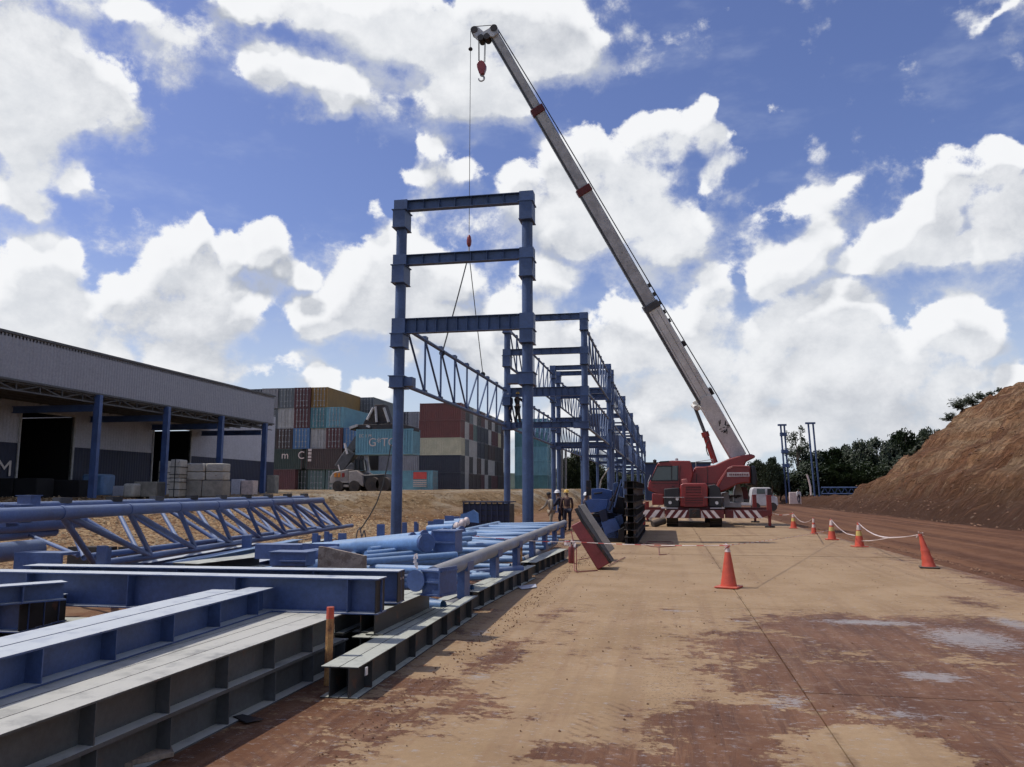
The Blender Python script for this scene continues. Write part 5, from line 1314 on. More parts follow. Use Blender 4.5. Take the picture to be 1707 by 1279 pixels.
# sheaf of pale pipes behind it
for i in range(6):
    o = Vector((-.10 + .03 * i, .65 + .62 * i, .03 - .01 * i)) ; e = empty('pale_pipe'); tag(e, 'pale blue pipe lying in the sheaf behind the thick column, ' + ORD[i] + ' from the front', 'pipe', 'pale pipes of the sheaf')
    b = MB(); rr = .07 if i % 2 else .055; a0, a1 = ps + o + Vector((.15 * i, 0, 0)), pe + o + Vector((-.35 - .04 * i, .1, 0)); b.tube(a0, a1, rr, n=16); b.build('tube', BLM, e)
    b = MB(); b.tube(a1, a1 + dq * .03, rr + .02, n=16); b.build('end_cap', MT['blue'], e)
for i in range(5):
    e = empty('thin_pipe'); tag(e, f'thin pale blue pipe low in the pile behind the stained board, {ORD[i]} from the front', 'pipe', 'thin pipes behind the board')
    a, c_ = D(598 + 6 * i, 938 - 7 * i, 10.2 + .5 * i), D(760 + 8 * i, 925 - 9 * i, 11.4 + .8 * i); b = MB(); b.tube(a, c_, .045, n=14); b.build('tube', BLM, e)
# upright blue gusset plates and boxes in the pile
for i, (x0, x1, yt, yb, hd_) in enumerate(((628, 641, 874, 893, 16), (670, 678, 871, 882, 20), (690, 695, 870, 878, 21), (713, 722, 869, 878, 21), (722, 740, 866, 888, 17), (741, 757, 860, 876, 20), (563, 577, 889, 908, 14), (540, 548, 886, 900, 15), (520, 530, 889, 903, 15), (757, 766, 861, 874, 21), (160, 180, 910, 930, 12.5), (403, 420, 893, 906, 17))):
    a, c_ = D(x0, yb, hd_), D(x1, yt, hd_); b = MB(); b.box((a.x, a.y, min(a.z, .35)), (c_.x, a.y + .05, c_.z), 0)
    b.box((a.x + .01, a.y + .05, min(a.z, .35)), (a.x + .035, a.y + .3, c_.z - .05))
    tag(b.build('gusset_plate', MT['blue']), ['rounded blue gusset plate standing left of the front left column', 'small blue plate right of the front left column', 'tiny blue plate standing second right of the front left column', 'small blue plate in the middle of the pipe pile', 'broad blue plate above the thick lying column', 'blue plate behind the white wrapped pipe ends', 'blue plate standing by the near end of the pale sheaf', 'narrow blue plate left of the pale sheaf', 'blue plate at the end of the leaning truss', 'slim blue plate beside the dark crate', 'blue plate standing under the left part of the leaning truss', 'blue plate below the right part of the leaning truss'][i], 'steel plate', 'plates standing in the pile')
b = MB(); a = D(767, 869, 23); b.prism([D(766,869,23), D(768,857,23), D(778,855,23), D(789,850,23), D(797,856,23), D(798,872,23)], (0, .06, 0)); tag(b.build('shaped_plate', MT['blue_light']), 'blue shaped plate leaning in front of the dark crate', 'steel plate')
wr = [D(762, 879, 16.5), D(771, 873, 18.5), D(778, 869, 20)]
for i, p in enumerate(wr):
    e = empty('wrapped_pipe', p); tag(e, ['white wrapped pipe end nearest in the pile', 'white wrapped pipe end, middle of three', 'white wrapped pipe end farthest in the pile'][i], 'pipe', 'white wrapped pipe ends')
    b = MB(); b.lathe([(0,-.06),(.07,-.055),(.10,-.02),(.098,.03),(.07,.06),(0,.065)], (0, 0, 0), 18, M=Matrix.Rotation(R(78), 4, 'Y')); b.build('wrap', MT['cone_white'], e)
    b = MB(); b.tube((-.7, .30, -.05), (-.06, .02, 0), .075, n=14); b.build('tube', BLM, e)
b = MB(); b.prism([D(531,911,9.7), D(545,913,9.7), D(607,927,9.7), D(607,948,9.7), D(529,948,9.7)], (0.02, .035, 0)); tag(b.build('stained_board', MT['board']), 'stained brown board standing among the blue steel', 'board')
e = empty('lying_column'); tag(e, 'blue column end with box bracket lying left of the stained board', 'steel column')
q = D(480, 930, 10.4); b = MB(); b.box((q.x - .25, q.y, q.z - .10), (q.x + .24, q.y + .3, q.z + .06)); b.box((q.x - .27, q.y - .02, q.z + .06), (q.x + .26, q.y + .32, q.z + .075)); b.box((q.x - .1, q.y - .04, q.z - .05), (q.x + .26, q.y - .002, q.z - .03)); b.build('bracket_box', MT['blue'], e)
b = MB(); b.tube(D(460, 936, 10.5), D(560, 922, 11.6), .10, n=20); b.build('tube', MT['blue'], e)
q = D(462, 915, 11.8); b = MB(); b.box((q.x - .35, q.y, q.z - .15), (q.x + .35, q.y + .35, q.z + .06)); b.box((q.x + .40, q.y - .02, q.z - .15), (q.x + .95, q.y + .02, q.z + .08)); tag(b.build('bracket_box', MT['blue']), 'blue steel box resting behind the column end by the board', 'steel box')
# flat beams and plates between leaning truss and cross beams
for i, (pa, pb, zt, wd, m) in enumerate((((300, 938), (505, 899), .44, .26, MT['blue_light']), ((250, 938), (440, 905), .40, .22, BF), ((345, 941), (560, 897), .36, .22, DF), ((420, 940), (600, 899), .34, .22, BF), ((200, 935), (400, 902), .36, .2, MT['blue_light']))):
    edge_beam(pa, pb, zt, .2, wd, m, ['pale blue beam with bright top behind the cross beams', 'blue beam lying flat beneath the leaning truss', 'dark beam between the pale one and the board', 'blue beam running back beside the stained board', 'pale blue beam farthest left beneath the leaning truss'][i], near=False, group='beams behind the cross beams')
edge_beam((330, 940), (452, 926), .50, .18, .5, DF, 'wide rust-stained plate beam just behind the cross beams', near=False)

# ---------------------------------------------------------------- leaning truss on the left
lt = empty('leaning_truss'); tag(lt, 'large blue tubular truss lying on its side along the gravel slope', 'truss')
def seg(p0, h0, p1, h1, y0, y1): return D(p0, y0, h0), D(p1, y1, h1)
BLU = MT['blue']
T1 = (D(100, 855, 10.9), D(537, 834, 26.6)); dT = (T1[1] - T1[0])
T1 = (T1[0] - dT * .16, T1[1])
T2 = (D(-20, 847, 14.0), D(512, 830, 31.0))
B1 = (G(158, 941, .45), G(587, 876, .45)); B2 = (G(140, 929, .45), G(556, 877, .45))
for (a, e), r in ((T1, .092), (T2, .09), (B1, .06), (B2, .06)):
    b = MB(); b.tube(a, e, r, n=20); b.build('chord', BLU, lt)
NP = 8
t1 = [(.16 / 1.16) + (1 - .16 / 1.16) * i / NP for i in range(NP + 1)]
TN = [T1[0].lerp(T1[1], t) for t in t1]; BN = [B1[0].lerp(B1[1], .0 + .92 * i / NP) for i in range(NP + 1)]
TN2 = [T2[0].lerp(T2[1], .12 + .86 * i / NP) for i in range(NP + 1)]; BN2 = [B2[0].lerp(B2[1], i / NP) for i in range(NP + 1)]
for i in range(NP + 1):
    for tn, bn in ((TN, BN), (TN2, BN2)):
        b = MB(); b.tube(tn[i], bn[i], .045, n=12, cap=False); b.build('web_member', BLU, lt)
        if i < NP: b = MB(); b.tube(tn[i], bn[i + 1], .048, n=12, cap=False); b.build('web_member', BLU, lt)
    if i % 2: b = MB(); b.tube(BN[i], BN2[i], .04, n=10, cap=False); b.build('cross_member', BLU, lt)
for i in range(NP + 1):
    a = TN2[i]; b = MB(); b.box((a.x - .09, a.y - .16, a.z + .05), (a.x + .09, a.y + .16, a.z + .16)); b.build('lug', MT['black'] if i % 2 else MT['boom_dark'], lt)
    if i < 7: a = TN[i]; b = MB(); b.tube(a + (TN[1] - TN[0]).normalized() * -.04, a + (TN[1] - TN[0]).normalized() * .04, .10, n=20); b.build('collar', MT['blue'], lt)
for i, (pa, ha, pb, hb, r, lab) in enumerate((((-30, 880), 11.5, (135, 868), 14, .12, 'thick blue pipe under the left end of the leaning truss, upper'), ((-30, 896), 11.5, (90, 886), 13.5, .08, 'thinner blue pipe below the thick one at the left border'), ((-30, 925), 9.5, (62, 914), 11, .12, 'thick blue pipe lowest at the left border'), ((50, 893), 12.5, (130, 926), 11.2, .03, 'thin blue rod slanting down at the left border'))):
    b = MB(); b.tube(D(*pa, ha), D(*pb, hb), r, n=20); tag(b.build('blue_pipe', BLU), lab, 'pipe')
q = D(62, 936, 9.6); b = MB(); b.box((q.x - .32, q.y, q.z - .13), (q.x + .32, q.y + .03, q.z + .10)); b.box((q.x - .32, q.y + .03, q.z + .07), (q.x + .32, q.y + .3, q.z + .10)); tag(b.build('blue_bracket', BLU), 'blue folded plate lying behind the cross beams at the left', 'steel plate')
for i, (pxx, pyy, hd_) in enumerate(((30, 856, 10.3), (8, 862, 10.4), (48, 838, 12.5))):
    q = D(pxx, pyy, hd_); b = MB(); b.box((q.x - .12, q.y - .1, q.z - .12), (q.x + .12, q.y + .1, q.z + .10)); b.box((q.x - .14, q.y - .12, q.z + .10), (q.x + .14, q.y + .12, q.z + .115)); b.build('end_box', BLU, lt)
for i, (pxx, w_) in enumerate(((15, .5), (95, .35))):                # timber and steel supports under the truss
    q = G(pxx + 60, 948, .05); b = MB(); b.box((q.x - w_, q.y + 1.2, -.05), (q.x + w_, q.y + 1.5, .40)); tag(b.build('support_block', MT['soot']), ['dark support block under the leaning truss at the left border', 'dark support block under the leaning truss, right of the bordering one'][i], 'support')

# ---------------------------------------------------------------- dark crate, blue pile, dark beam stack, red box
p0, p1 = D(772, 838, 32), D(851, 838, 32); e = empty('dark_crate', (p0.x, p0.y, 0)); tag(e, 'dark navy slatted steel crate behind the pipe pile below the earth bank', 'crate')
W_, H_ = (p1 - p0).length, p0.z
NV = mat('crate_navy', (.012, .018, .045), .6, var=.3, scale=3)
b = MB(); b.box((.04, .04, .02), (W_ - .04, 1.2, H_ - .05)); b.build('inside', MT['black'], e)
for i in range(5): b = MB(); z = .03 + i * (H_ - .1) / 5; b.box((0, 0, z), (W_, .035, z + (H_ - .1) / 5 - .04)); b.build('slat', NV, e)
for i in range(9): b = MB(); x = i * (W_ - .06) / 8; b.box((x, -.03, 0), (x + .06, -.002, H_)); b.build('upright', NV, e)
b = MB(); b.box((-.02, -.04, H_ + .002), (W_ + .02, 1.22, H_ + .05)); b.build('rim', NV, e)

def pile_box(l, hd_, th, m, label, name='gusset_box', bev=.01):
    b = MB(); b.prism([D(a, c_, hd_) for a, c_ in l], (0, th, 0)); return tag(b.build(name, m, bevel=bev), label, 'steel piece', 'blue steel pieces of the pile')
PB = MT['frame']; PL = mat('mid_blue_paint', (.045, .10, .27), .45, var=.2, scale=2, dust=((.25, .28, .33), .4, .1), rust=(RUST, 5, .68, .5))
pile_box([(986,838),(986,815),(1003,814),(1020,818),(1020,838)], 27.5, .5, PL, 'upper blue bracket box on top of the pile')
pile_box([(976,836),(984,832),(1012,833),(1013,840),(1010,852),(984,855)], 26.5, .5, PL, 'broad bright blue plate in the upper half of the pile')
pile_box([(984,857),(1012,855),(1036,858),(1036,872),(990,872)], 26.8, .6, NV, 'dark blue box under the bright blue plate')
pile_box([(1002,869),(1026,864),(1034,880),(1030,898),(1010,897)], 26, .5, PL, 'bright blue plate low in the pile')
pile_box([(985,874),(1003,872),(1010,902),(1000,906),(988,895)], 26.3, .6, NV, 'dark blue piece behind the grey lid')
pile_box([(1016,834),(1022,826),(1040,830),(1040,856),(1018,856)], 27, .6, MT['soot'], 'rusty dark machine part in the pile')
pile_box([(1008,903),(1012,890),(1040,880),(1042,906)], 26, .7, MT['black'], 'black steel piece at the foot of the pile')
pile_box([(986,905),(984,862),(1000,842),(1041,838),(1042,905)], 28.3, 1.2, MT['black'], 'added black block standing for the dark gaps at the back of the pile', bev=.03)  # backing added to fill the gaps, their shade put in as black
pile_box([(1010,852),(1016,836),(1023,838),(1021,856)], 26.4, .35, PB, 'narrow blue flange upright in the middle of the pile')
pile_box([(1024,862),(1037,858),(1040,872),(1029,880)], 26.2, .35, PB, 'tilted blue bracket right in the middle of the pile')
pile_box([(1030,884),(1041,878),(1041,900),(1034,903)], 25.6, .3, MT['soot'], 'rusty offcut against the upright dark stack')
pile_box([(990,822),(1004,820),(1004,823),(990,825)], 27.3, .08, MT['black'], 'thin dark strap on the upper bracket box')
pile_box([(998,852),(1010,848),(1014,868),(1003,872)], 26.0, .3, NV, 'navy gusset leaning across the pile')
for i, (a_, c_) in enumerate((((1016,850),(1030,812)), ((1024,846),(1036,800)), ((986,858),(1024,866)), ((1002,880),(1040,866)))):
    b = MB(); b.tube(D(*a_, 26.1), D(*c_, 26.6), .03, n=8); tag(b.build('rod', (MT['soot'], PB)[i % 2]), ['rusty rod rising from the pile, left one', 'blue rod rising from the pile beside the rusty one', 'rusty rod lying across the bright plate', 'blue rod lying low across the pile'][i], 'rod', 'rods in the blue pile')
pile_box([(977,826),(977,801),(984,801),(985,826)], 29, .3, MT['soot'], 'upright dark bracket left of the pile')
pile_box([(1022,830),(1022,806),(1030,804),(1031,830)], 30, .3, PB, 'upright blue bracket above the pile, left one'); pile_box([(1032,830),(1032,810),(1038,812),(1038,830)], 31, .3, PB, 'upright blue bracket above the pile, right one')
xs0, xs1 = D(1041, 900, 25).x, D(1063, 900, 25).x; ys0 = D(1050, 900, 25).y
hh = (D(1050, 802, 25).z) / 9
for k in range(2):
    for r_ in range(9):
        wd = (xs1 - xs0) / 2
        x = xs0 + wd * (k + .5) + random.uniform(-.012, .012); y = ys0 + random.uniform(-.12, .12)
        lying_beam((x, y, r_ * hh + .001), (x, y + 9.2, r_ * hh + .001), hh - .004, wd - .006, MT['soot'], f'dark rusty beam in the upright stack beside the crane, {["left", "right"][k]} column, {ORD[r_]} from the ground', group='dark beams of the upright stack', near=(r_ % 2 == 0), spacing=.9)
rb = empty('red_box'); tag(rb, 'faded red steel box tipped on its corner beside the pile', 'box')
Yb = 16.9
b = MB(); b.prism([YP(*q, Yb) for q in ((951.5,877),(971,866.5),(1018,938),(996,950.5))], (0, .62, 0)); b.build('body', MT['red_box'], rb, bevel=.02)
b = MB(); b.prism([YP(*q, Yb - .03) for q in ((957,849),(962,846.5),(972,866),(1020,937),(1017,941),(968,869))], (0, .68, 0)); b.build('rim', MT['soot'], rb, bevel=.01)
b = MB(); b.prism([YP(*q, Yb - .015) for q in ((972,896),(983,890),(1001,920),(991,927))], (0, .012, 0)); b.build('side_panel', MT['red_box'], rb)
gl = empty('propped_lid'); tag(gl, 'grey flat lid leaning on the blue pile behind the red box', 'lid')
b = MB(); b.prism([YP(*q, 18.9) for q in ((965.5,842.5),(974,840),(1024.5,915),(1015,921.5))], (0, .06, 0)); b.build('panel', MT['lid'], gl, bevel=.008)
b = MB(); b.prism([YP(*q, 18.97) for q in ((963,844),(966,842),(1016,922),(1012,924))], (0, .6, 0)); b.build('edge', MT['boom_dark'], gl)
e = empty('gas_bottle', G(952, 939)); tag(e, 'small red bottle standing left of the tipped red box', 'bottle')
b = MB(); b.lathe([(0,0),(.055,.005),(.06,.03),(.06,.34),(.04,.39),(.018,.41),(.018,.44),(0,.44)], (0,0,0), 18); b.build('cylinder', MT['red_box'], e)
b = MB(); b.box((-.02,-.02,.44), (.03,.02,.47)); b.tube((.0,0,.46), (.06,0,.40), .008, n=6); b.build('valve', MT['black'], e)
e = empty('tube_frame'); tag(e, 'thin red tubular frame on the slab beside the tipped red box', 'frame')
b = MB(); b.path([G(996, 951, .01), G(962, 953.5, .015), G(958, 951, .03), YP(957, 940, 16.8), YP(956.5, 905, 16.8), YP(952, 885, 16.9)], .011, 8); b.path([YP(961, 952, 16.7), YP(961, 912, 16.8)], .009, 8); b.path([G(983, 930, .02), G(962, 934, .05)], .009, 6); b.path([G(1014, 943, .02), G(1042, 929, .02)], .010, 6); b.build('tube', MT['red_box'], e)
# rags tied where the tape is knotted
b = MB(); p = YP(951, 903, 16.7)
for k in range(9):
    q = p + Vector((random.uniform(-.12, .12), random.uniform(-.03, .05), random.uniform(-.04, .04))); b.beam_between(q, q + Vector((random.uniform(-.05, .05), random.uniform(-.03, .03), -.09)), .035, .006, upv=(0, 1, 0))
tag(b.build('tape_knot', MT['tape']), 'ragged knot of white tape by the red bottle', 'tape')
b = MB(); p = D(694, 930, 9.6)
for k in range(7):
    q = p + Vector((random.uniform(-.015, .015), 0, random.uniform(-.08, .06))); b.beam_between(q, q + Vector((random.uniform(-.02, .02), -.01, -.06)), .02, .006, upv=(0, 1, 0))
tag(b.build('ribbon', MT['tape']), 'white and pink ribbon hanging on the pipes by the round end plate', 'ribbon')
e = empty('hose_coil'); tag(e, 'dark red hose looped on the slab before the dark stack', 'hose')
b = MB(); c_ = G(1100, 905, .015); b.path([c_ + Vector((.42 * math.cos(R(a)), .75 * math.sin(R(a)), .012 * math.sin(R(a * 3)))) for a in range(0, 390, 15)], .012, 6); b.path([G(1066, 905, .015), G(1085, 911, .015), G(1098, 912, .015), G(1118, 911, .015), G(1127, 910, .015)], .012, 6); b.path([G(1098, 909, .01), G(1099, 925, .01), G(1112, 924, .01)], .01, 6); b.build('hose', MT['red_box'], e)
# timber scraps on the ground
for i, (l, m, lab) in enumerate((([(210,1250),(282,1243),(290,1262),(216,1277)], 'timber', 'short weathered timber plank at the foot of the grey stack'), ([(192,1256),(212,1252),(222,1281),(200,1282)], 'timber', 'dark broken timber piece left of the weathered plank'), ([(388,1196),(404,1192),(440,1200),(410,1206)], 'soot', 'flat dark scrap lying by the grey stack'), ([(862,978),(893,974),(895,979),(870,983)], 'wall_grey', 'pale flat scrap beside the slim dark beams'))):
    b = MB(); b.prism([G(*q, .012) for q in l], (0, 0, .028 if i < 2 else (.008 if i < 4 else .002))); tag(b.build('plank' if i < 2 else 'scrap', MT[m], bevel=.004), lab, 'timber' if i < 2 else 'scrap')

# more loose pipes, rods and plates tangled in the pile
rp_ = random.Random(21)
TP = ['lying left of the thick column', 'half under the pale sheaf', 'crossing behind the stained board', 'beside the front left column foot', 'between the sheaf and the box truss', 'near the white wrapped pipe ends', 'in front of the dark crate', 'left of the dark crate', 'behind the shaped plate', 'below the small blue plates', 'next to the leaning truss end', 'under the leaning truss right end']
for i in range(12):
    pxx, hd_ = ((560, 15), (620, 14.5), (590, 11.5), (650, 20), (735, 13.5), (745, 17), (800, 24), (740, 22), (770, 20.5), (600, 17), (590, 19), (520, 17.5))[i]
    p = D(pxx, 900, hd_); p.z = .18 + .22 * rp_.random(); a = rp_.uniform(-.5, .5) + (1.2 if i % 3 else .1); L = rp_.uniform(1.4, 3.2); d = Vector((math.cos(a), math.sin(a), rp_.uniform(-.02, .03)))
    b = MB(); b.tube(p - d * L / 2, p + d * L / 2, (.045, .06, .035)[i % 3], n=14); tag(b.build('loose_pipe', (BLM, MT['blue'], DPM)[i % 3]), f'{["pale blue", "dark blue", "dusty grey"][i % 3]} loose pipe {TP[i]}', 'pipe', 'loose pipes in the pile')
for i in range(6):
    pxx, hd_ = ((610, 15.5), (655, 17), (690, 15.2), (560, 16.5), (500, 14.5), (470, 15.5))[i]
    p = D(pxx, 900, hd_); q = MB(); ang_ = rp_.uniform(-.4, .4); M = Matrix.Translation((p.x, p.y, .30 + .05 * i % .12)) @ Matrix.Rotation(ang_, 4, 'Z') @ Matrix.Rotation(rp_.uniform(-.12, .12), 4, 'X')
    q.box((-.5, -.18, 0), (.5, .18, .02), 0, M); q.box((-.5, -.01, -.15), (.5, .01, -.001), 0, M); q.box((-.5, -.18, -.17), (.5, .18, -.15), 0, M)
    tag(q.build('short_beam', (BLM, MT['blue'])[i % 2]), f'short {["pale", "dark"][i % 2]} blue beam offcut {["before the pale sheaf", "beside the front left column foot", "behind the thick lying column", "right of the leaning truss end", "under the leaning truss near its end", "under the leaning truss, farther left"][i]}', 'steel beam', 'beam offcuts in the pile')
b = MB(); pts = [D(592, 905, 17), D(596, 885, 17), D(600, 880, 17.2), D(603, 896, 17), D(607, 884, 17), D(612, 905, 17)]; b.path(pts, .012, 5)
tag(b.build('bent_wire', MT['wire']), 'bent dark rods sticking up at the foot of the dark rope', 'wire')

# ---------------------------------------------------------------- cones and tape
def cone(pxx, pyb, label, bands, h=.70, tilt=0.0, base='orange', narrow=1.0):
    p = G(pxx, pyb); e = empty('traffic_cone', (p.x, p.y, 0.004)); e.rotation_euler = (0, 0, random.uniform(-.5, .3)); tag(e, label, 'traffic cone', 'cones along the slab')
    b = MB(); q = .19 * narrow; b.box((-q, -q, 0), (q, q, .03)); b.build('base', MT['rubber'] if base == 'black' else MT['orange'], e, bevel=.01)
    sh = lambda z: (tilt * (z / h) ** 1.2, 0)
    def ring(z0, z1, r0, r1, m, nm, k=6):
        b = MB(); n = 22; vs = []; fs = []
        for j in range(k + 1):
            z = z0 + (z1 - z0) * j / k; r = r0 + (r1 - r0) * j / k; r *= 1 + (.05 * math.sin(z * 40) if tilt else 0)
            for i in range(n): t = 2 * math.pi * i / n; vs.append((sh(z)[0] + r * math.cos(t), r * math.sin(t), z))
        for j in range(k):
            for i in range(n): fs.append((j*n+i, j*n+(i+1)%n, (j+1)*n+(i+1)%n, (j+1)*n+i))
        b.add(vs, fs, 0, True)
        if nm == 'body': b.add(vs[-n:], [tuple(range(n))])
        return b.build(nm, MT[m], e)
    rad = lambda z: (.135 * (1 - z / h) + .028 * (z / h)) * narrow
    ring(.03, h, rad(0), rad(h), 'orange', 'body', 12)
    for z0, z1, m in bands: ring(z0 * h, z1 * h, rad(z0 * h) + .004, rad(z1 * h) + .004, m, 'band', 3)
    b = MB(); b.lathe([(rad(h) + .012, h - .03), (rad(h) + .012, h), (rad(h) - .006, h)], (sh(h)[0], 0, 0), 18); b.build('collar', MT['orange'], e)
    return e, Vector((p.x, p.y, h)) + Matrix.Rotation(e.rotation_euler.z, 3, 'Z') @ Vector((tilt, 0, 0))
c1_, k1 = cone(1215, 980, 'nearest traffic cone with a bare orange body standing alone mid slab', [(.84, .93, 'cone_white'), (.545, .60, 'orange')], .70)
_, k2 = cone(1323, 881, 'farthest traffic cone beside the crane outrigger with a yellow band', [(.72, .92, 'cone_white'), (.46, .68, 'cone_yellow')], .67)
_, k3 = cone(1357, 890.5, 'narrow traffic cone with white band and a stick at its foot', [(.70, .93, 'cone_white'), (.40, .58, 'cone_white')], .62, narrow=.72)
_, k4 = cone(1387, 900, 'traffic cone with yellow band, third along the mud edge', [(.70, .95, 'cone_white'), (.42, .62, 'cone_yellow')], .68)
_, k5 = cone(1433, 912, 'traffic cone with white top and bright yellow band, fourth along the mud edge', [(.70, .90, 'cone_white'), (.46, .66, 'cone_yellow')], .70)
_, k6 = cone(1549, 947, 'crumpled traffic cone leaning over on a black base at the slab edge', [(.50, .56, 'orange')], .70, tilt=-.13, base='black')
b = MB(); a = G(1362, 880, .05); b.tube(G(1364, 893, .01), G(1359, 888, .35), .012, n=6); tag(b.build('stick', MT['timber']), 'short stick leaning on the narrow traffic cone', 'stick')
def tape(pts, sag, label, wd=.032, both=True):
    e = empty('barrier_tape'); tag(e, label, 'barrier tape', 'barrier tapes')
    w1, r1 = MB(), MB(); k = 0
    for (a, c_), sg in zip(zip(pts, pts[1:]), sag):
        n = max(6, int((c_ - a).length / .16)); prev = a
        for i in range(1, n + 1):
            t = i / n; q = a.lerp(c_, t); q = q + Vector((0, 0, -sg * 4 * t * (1 - t)))
            tw = k * .35; (r1 if k % 3 == 2 and both else w1).beam_between(prev, q, wd * (.45 + .55 * abs(math.cos(tw))), .004 + wd * .3 * abs(math.sin(tw)), upv=(math.cos(tw * .3) * .3, .8, .5)); prev = q; k += 1
    w1.build('white_length', MT['tape'], e)
    if r1.v: r1.build('red_length', MT['tape_red'], e)
knotP = YP(951, 903, 16.7)
tape([D(757, 889, 16.2), D(868, 900, 16.3), knotP, k1 + Vector((0, 0, .0)), k4 + Vector((0, 0, -.35))], [.02, .02, .03, .03], 'long white and red tape from the pipe pile to the lone cone and onward', .016)
tape([YP(1287, 855, 38), k2], [.1], 'short tape between the crane outrigger and the farthest cone')
tape([k2, k3], [.28], 'white tape sagging between the farthest and the narrow cone', both=False)
tape([k4, G(1412, 890, .32), G(1425, 893, .34)], [.05, .0], 'loose white tape end hanging off the cone third along the mud edge', both=False)
tape([k5, D(1480, 896, 19.0), k6], [.10, .02], 'white tape sagging from the yellow banded cone to the crumpled one', both=False)
tape([D(1437, 902, 21.5), D(1480, 897, 19.0), k6], [.02, .02], 'second white tape strand running below to the crumpled cone', both=False)
for kk, lab in ((k1, 'knot of tape on top of the lone cone'), (k6, 'knot of tape on top of the crumpled cone')):
    b = MB()
    for j in range(8):
        q = kk + Vector((random.uniform(-.05, .05), random.uniform(-.05, .05), random.uniform(-.03, .03))); b.beam_between(q, q + Vector((random.uniform(-.06, .06), random.uniform(-.04, .04), random.uniform(-.07, .02))), .03, .008)
    tag(b.build('tape_knot', MT['tape']), lab, 'tape')

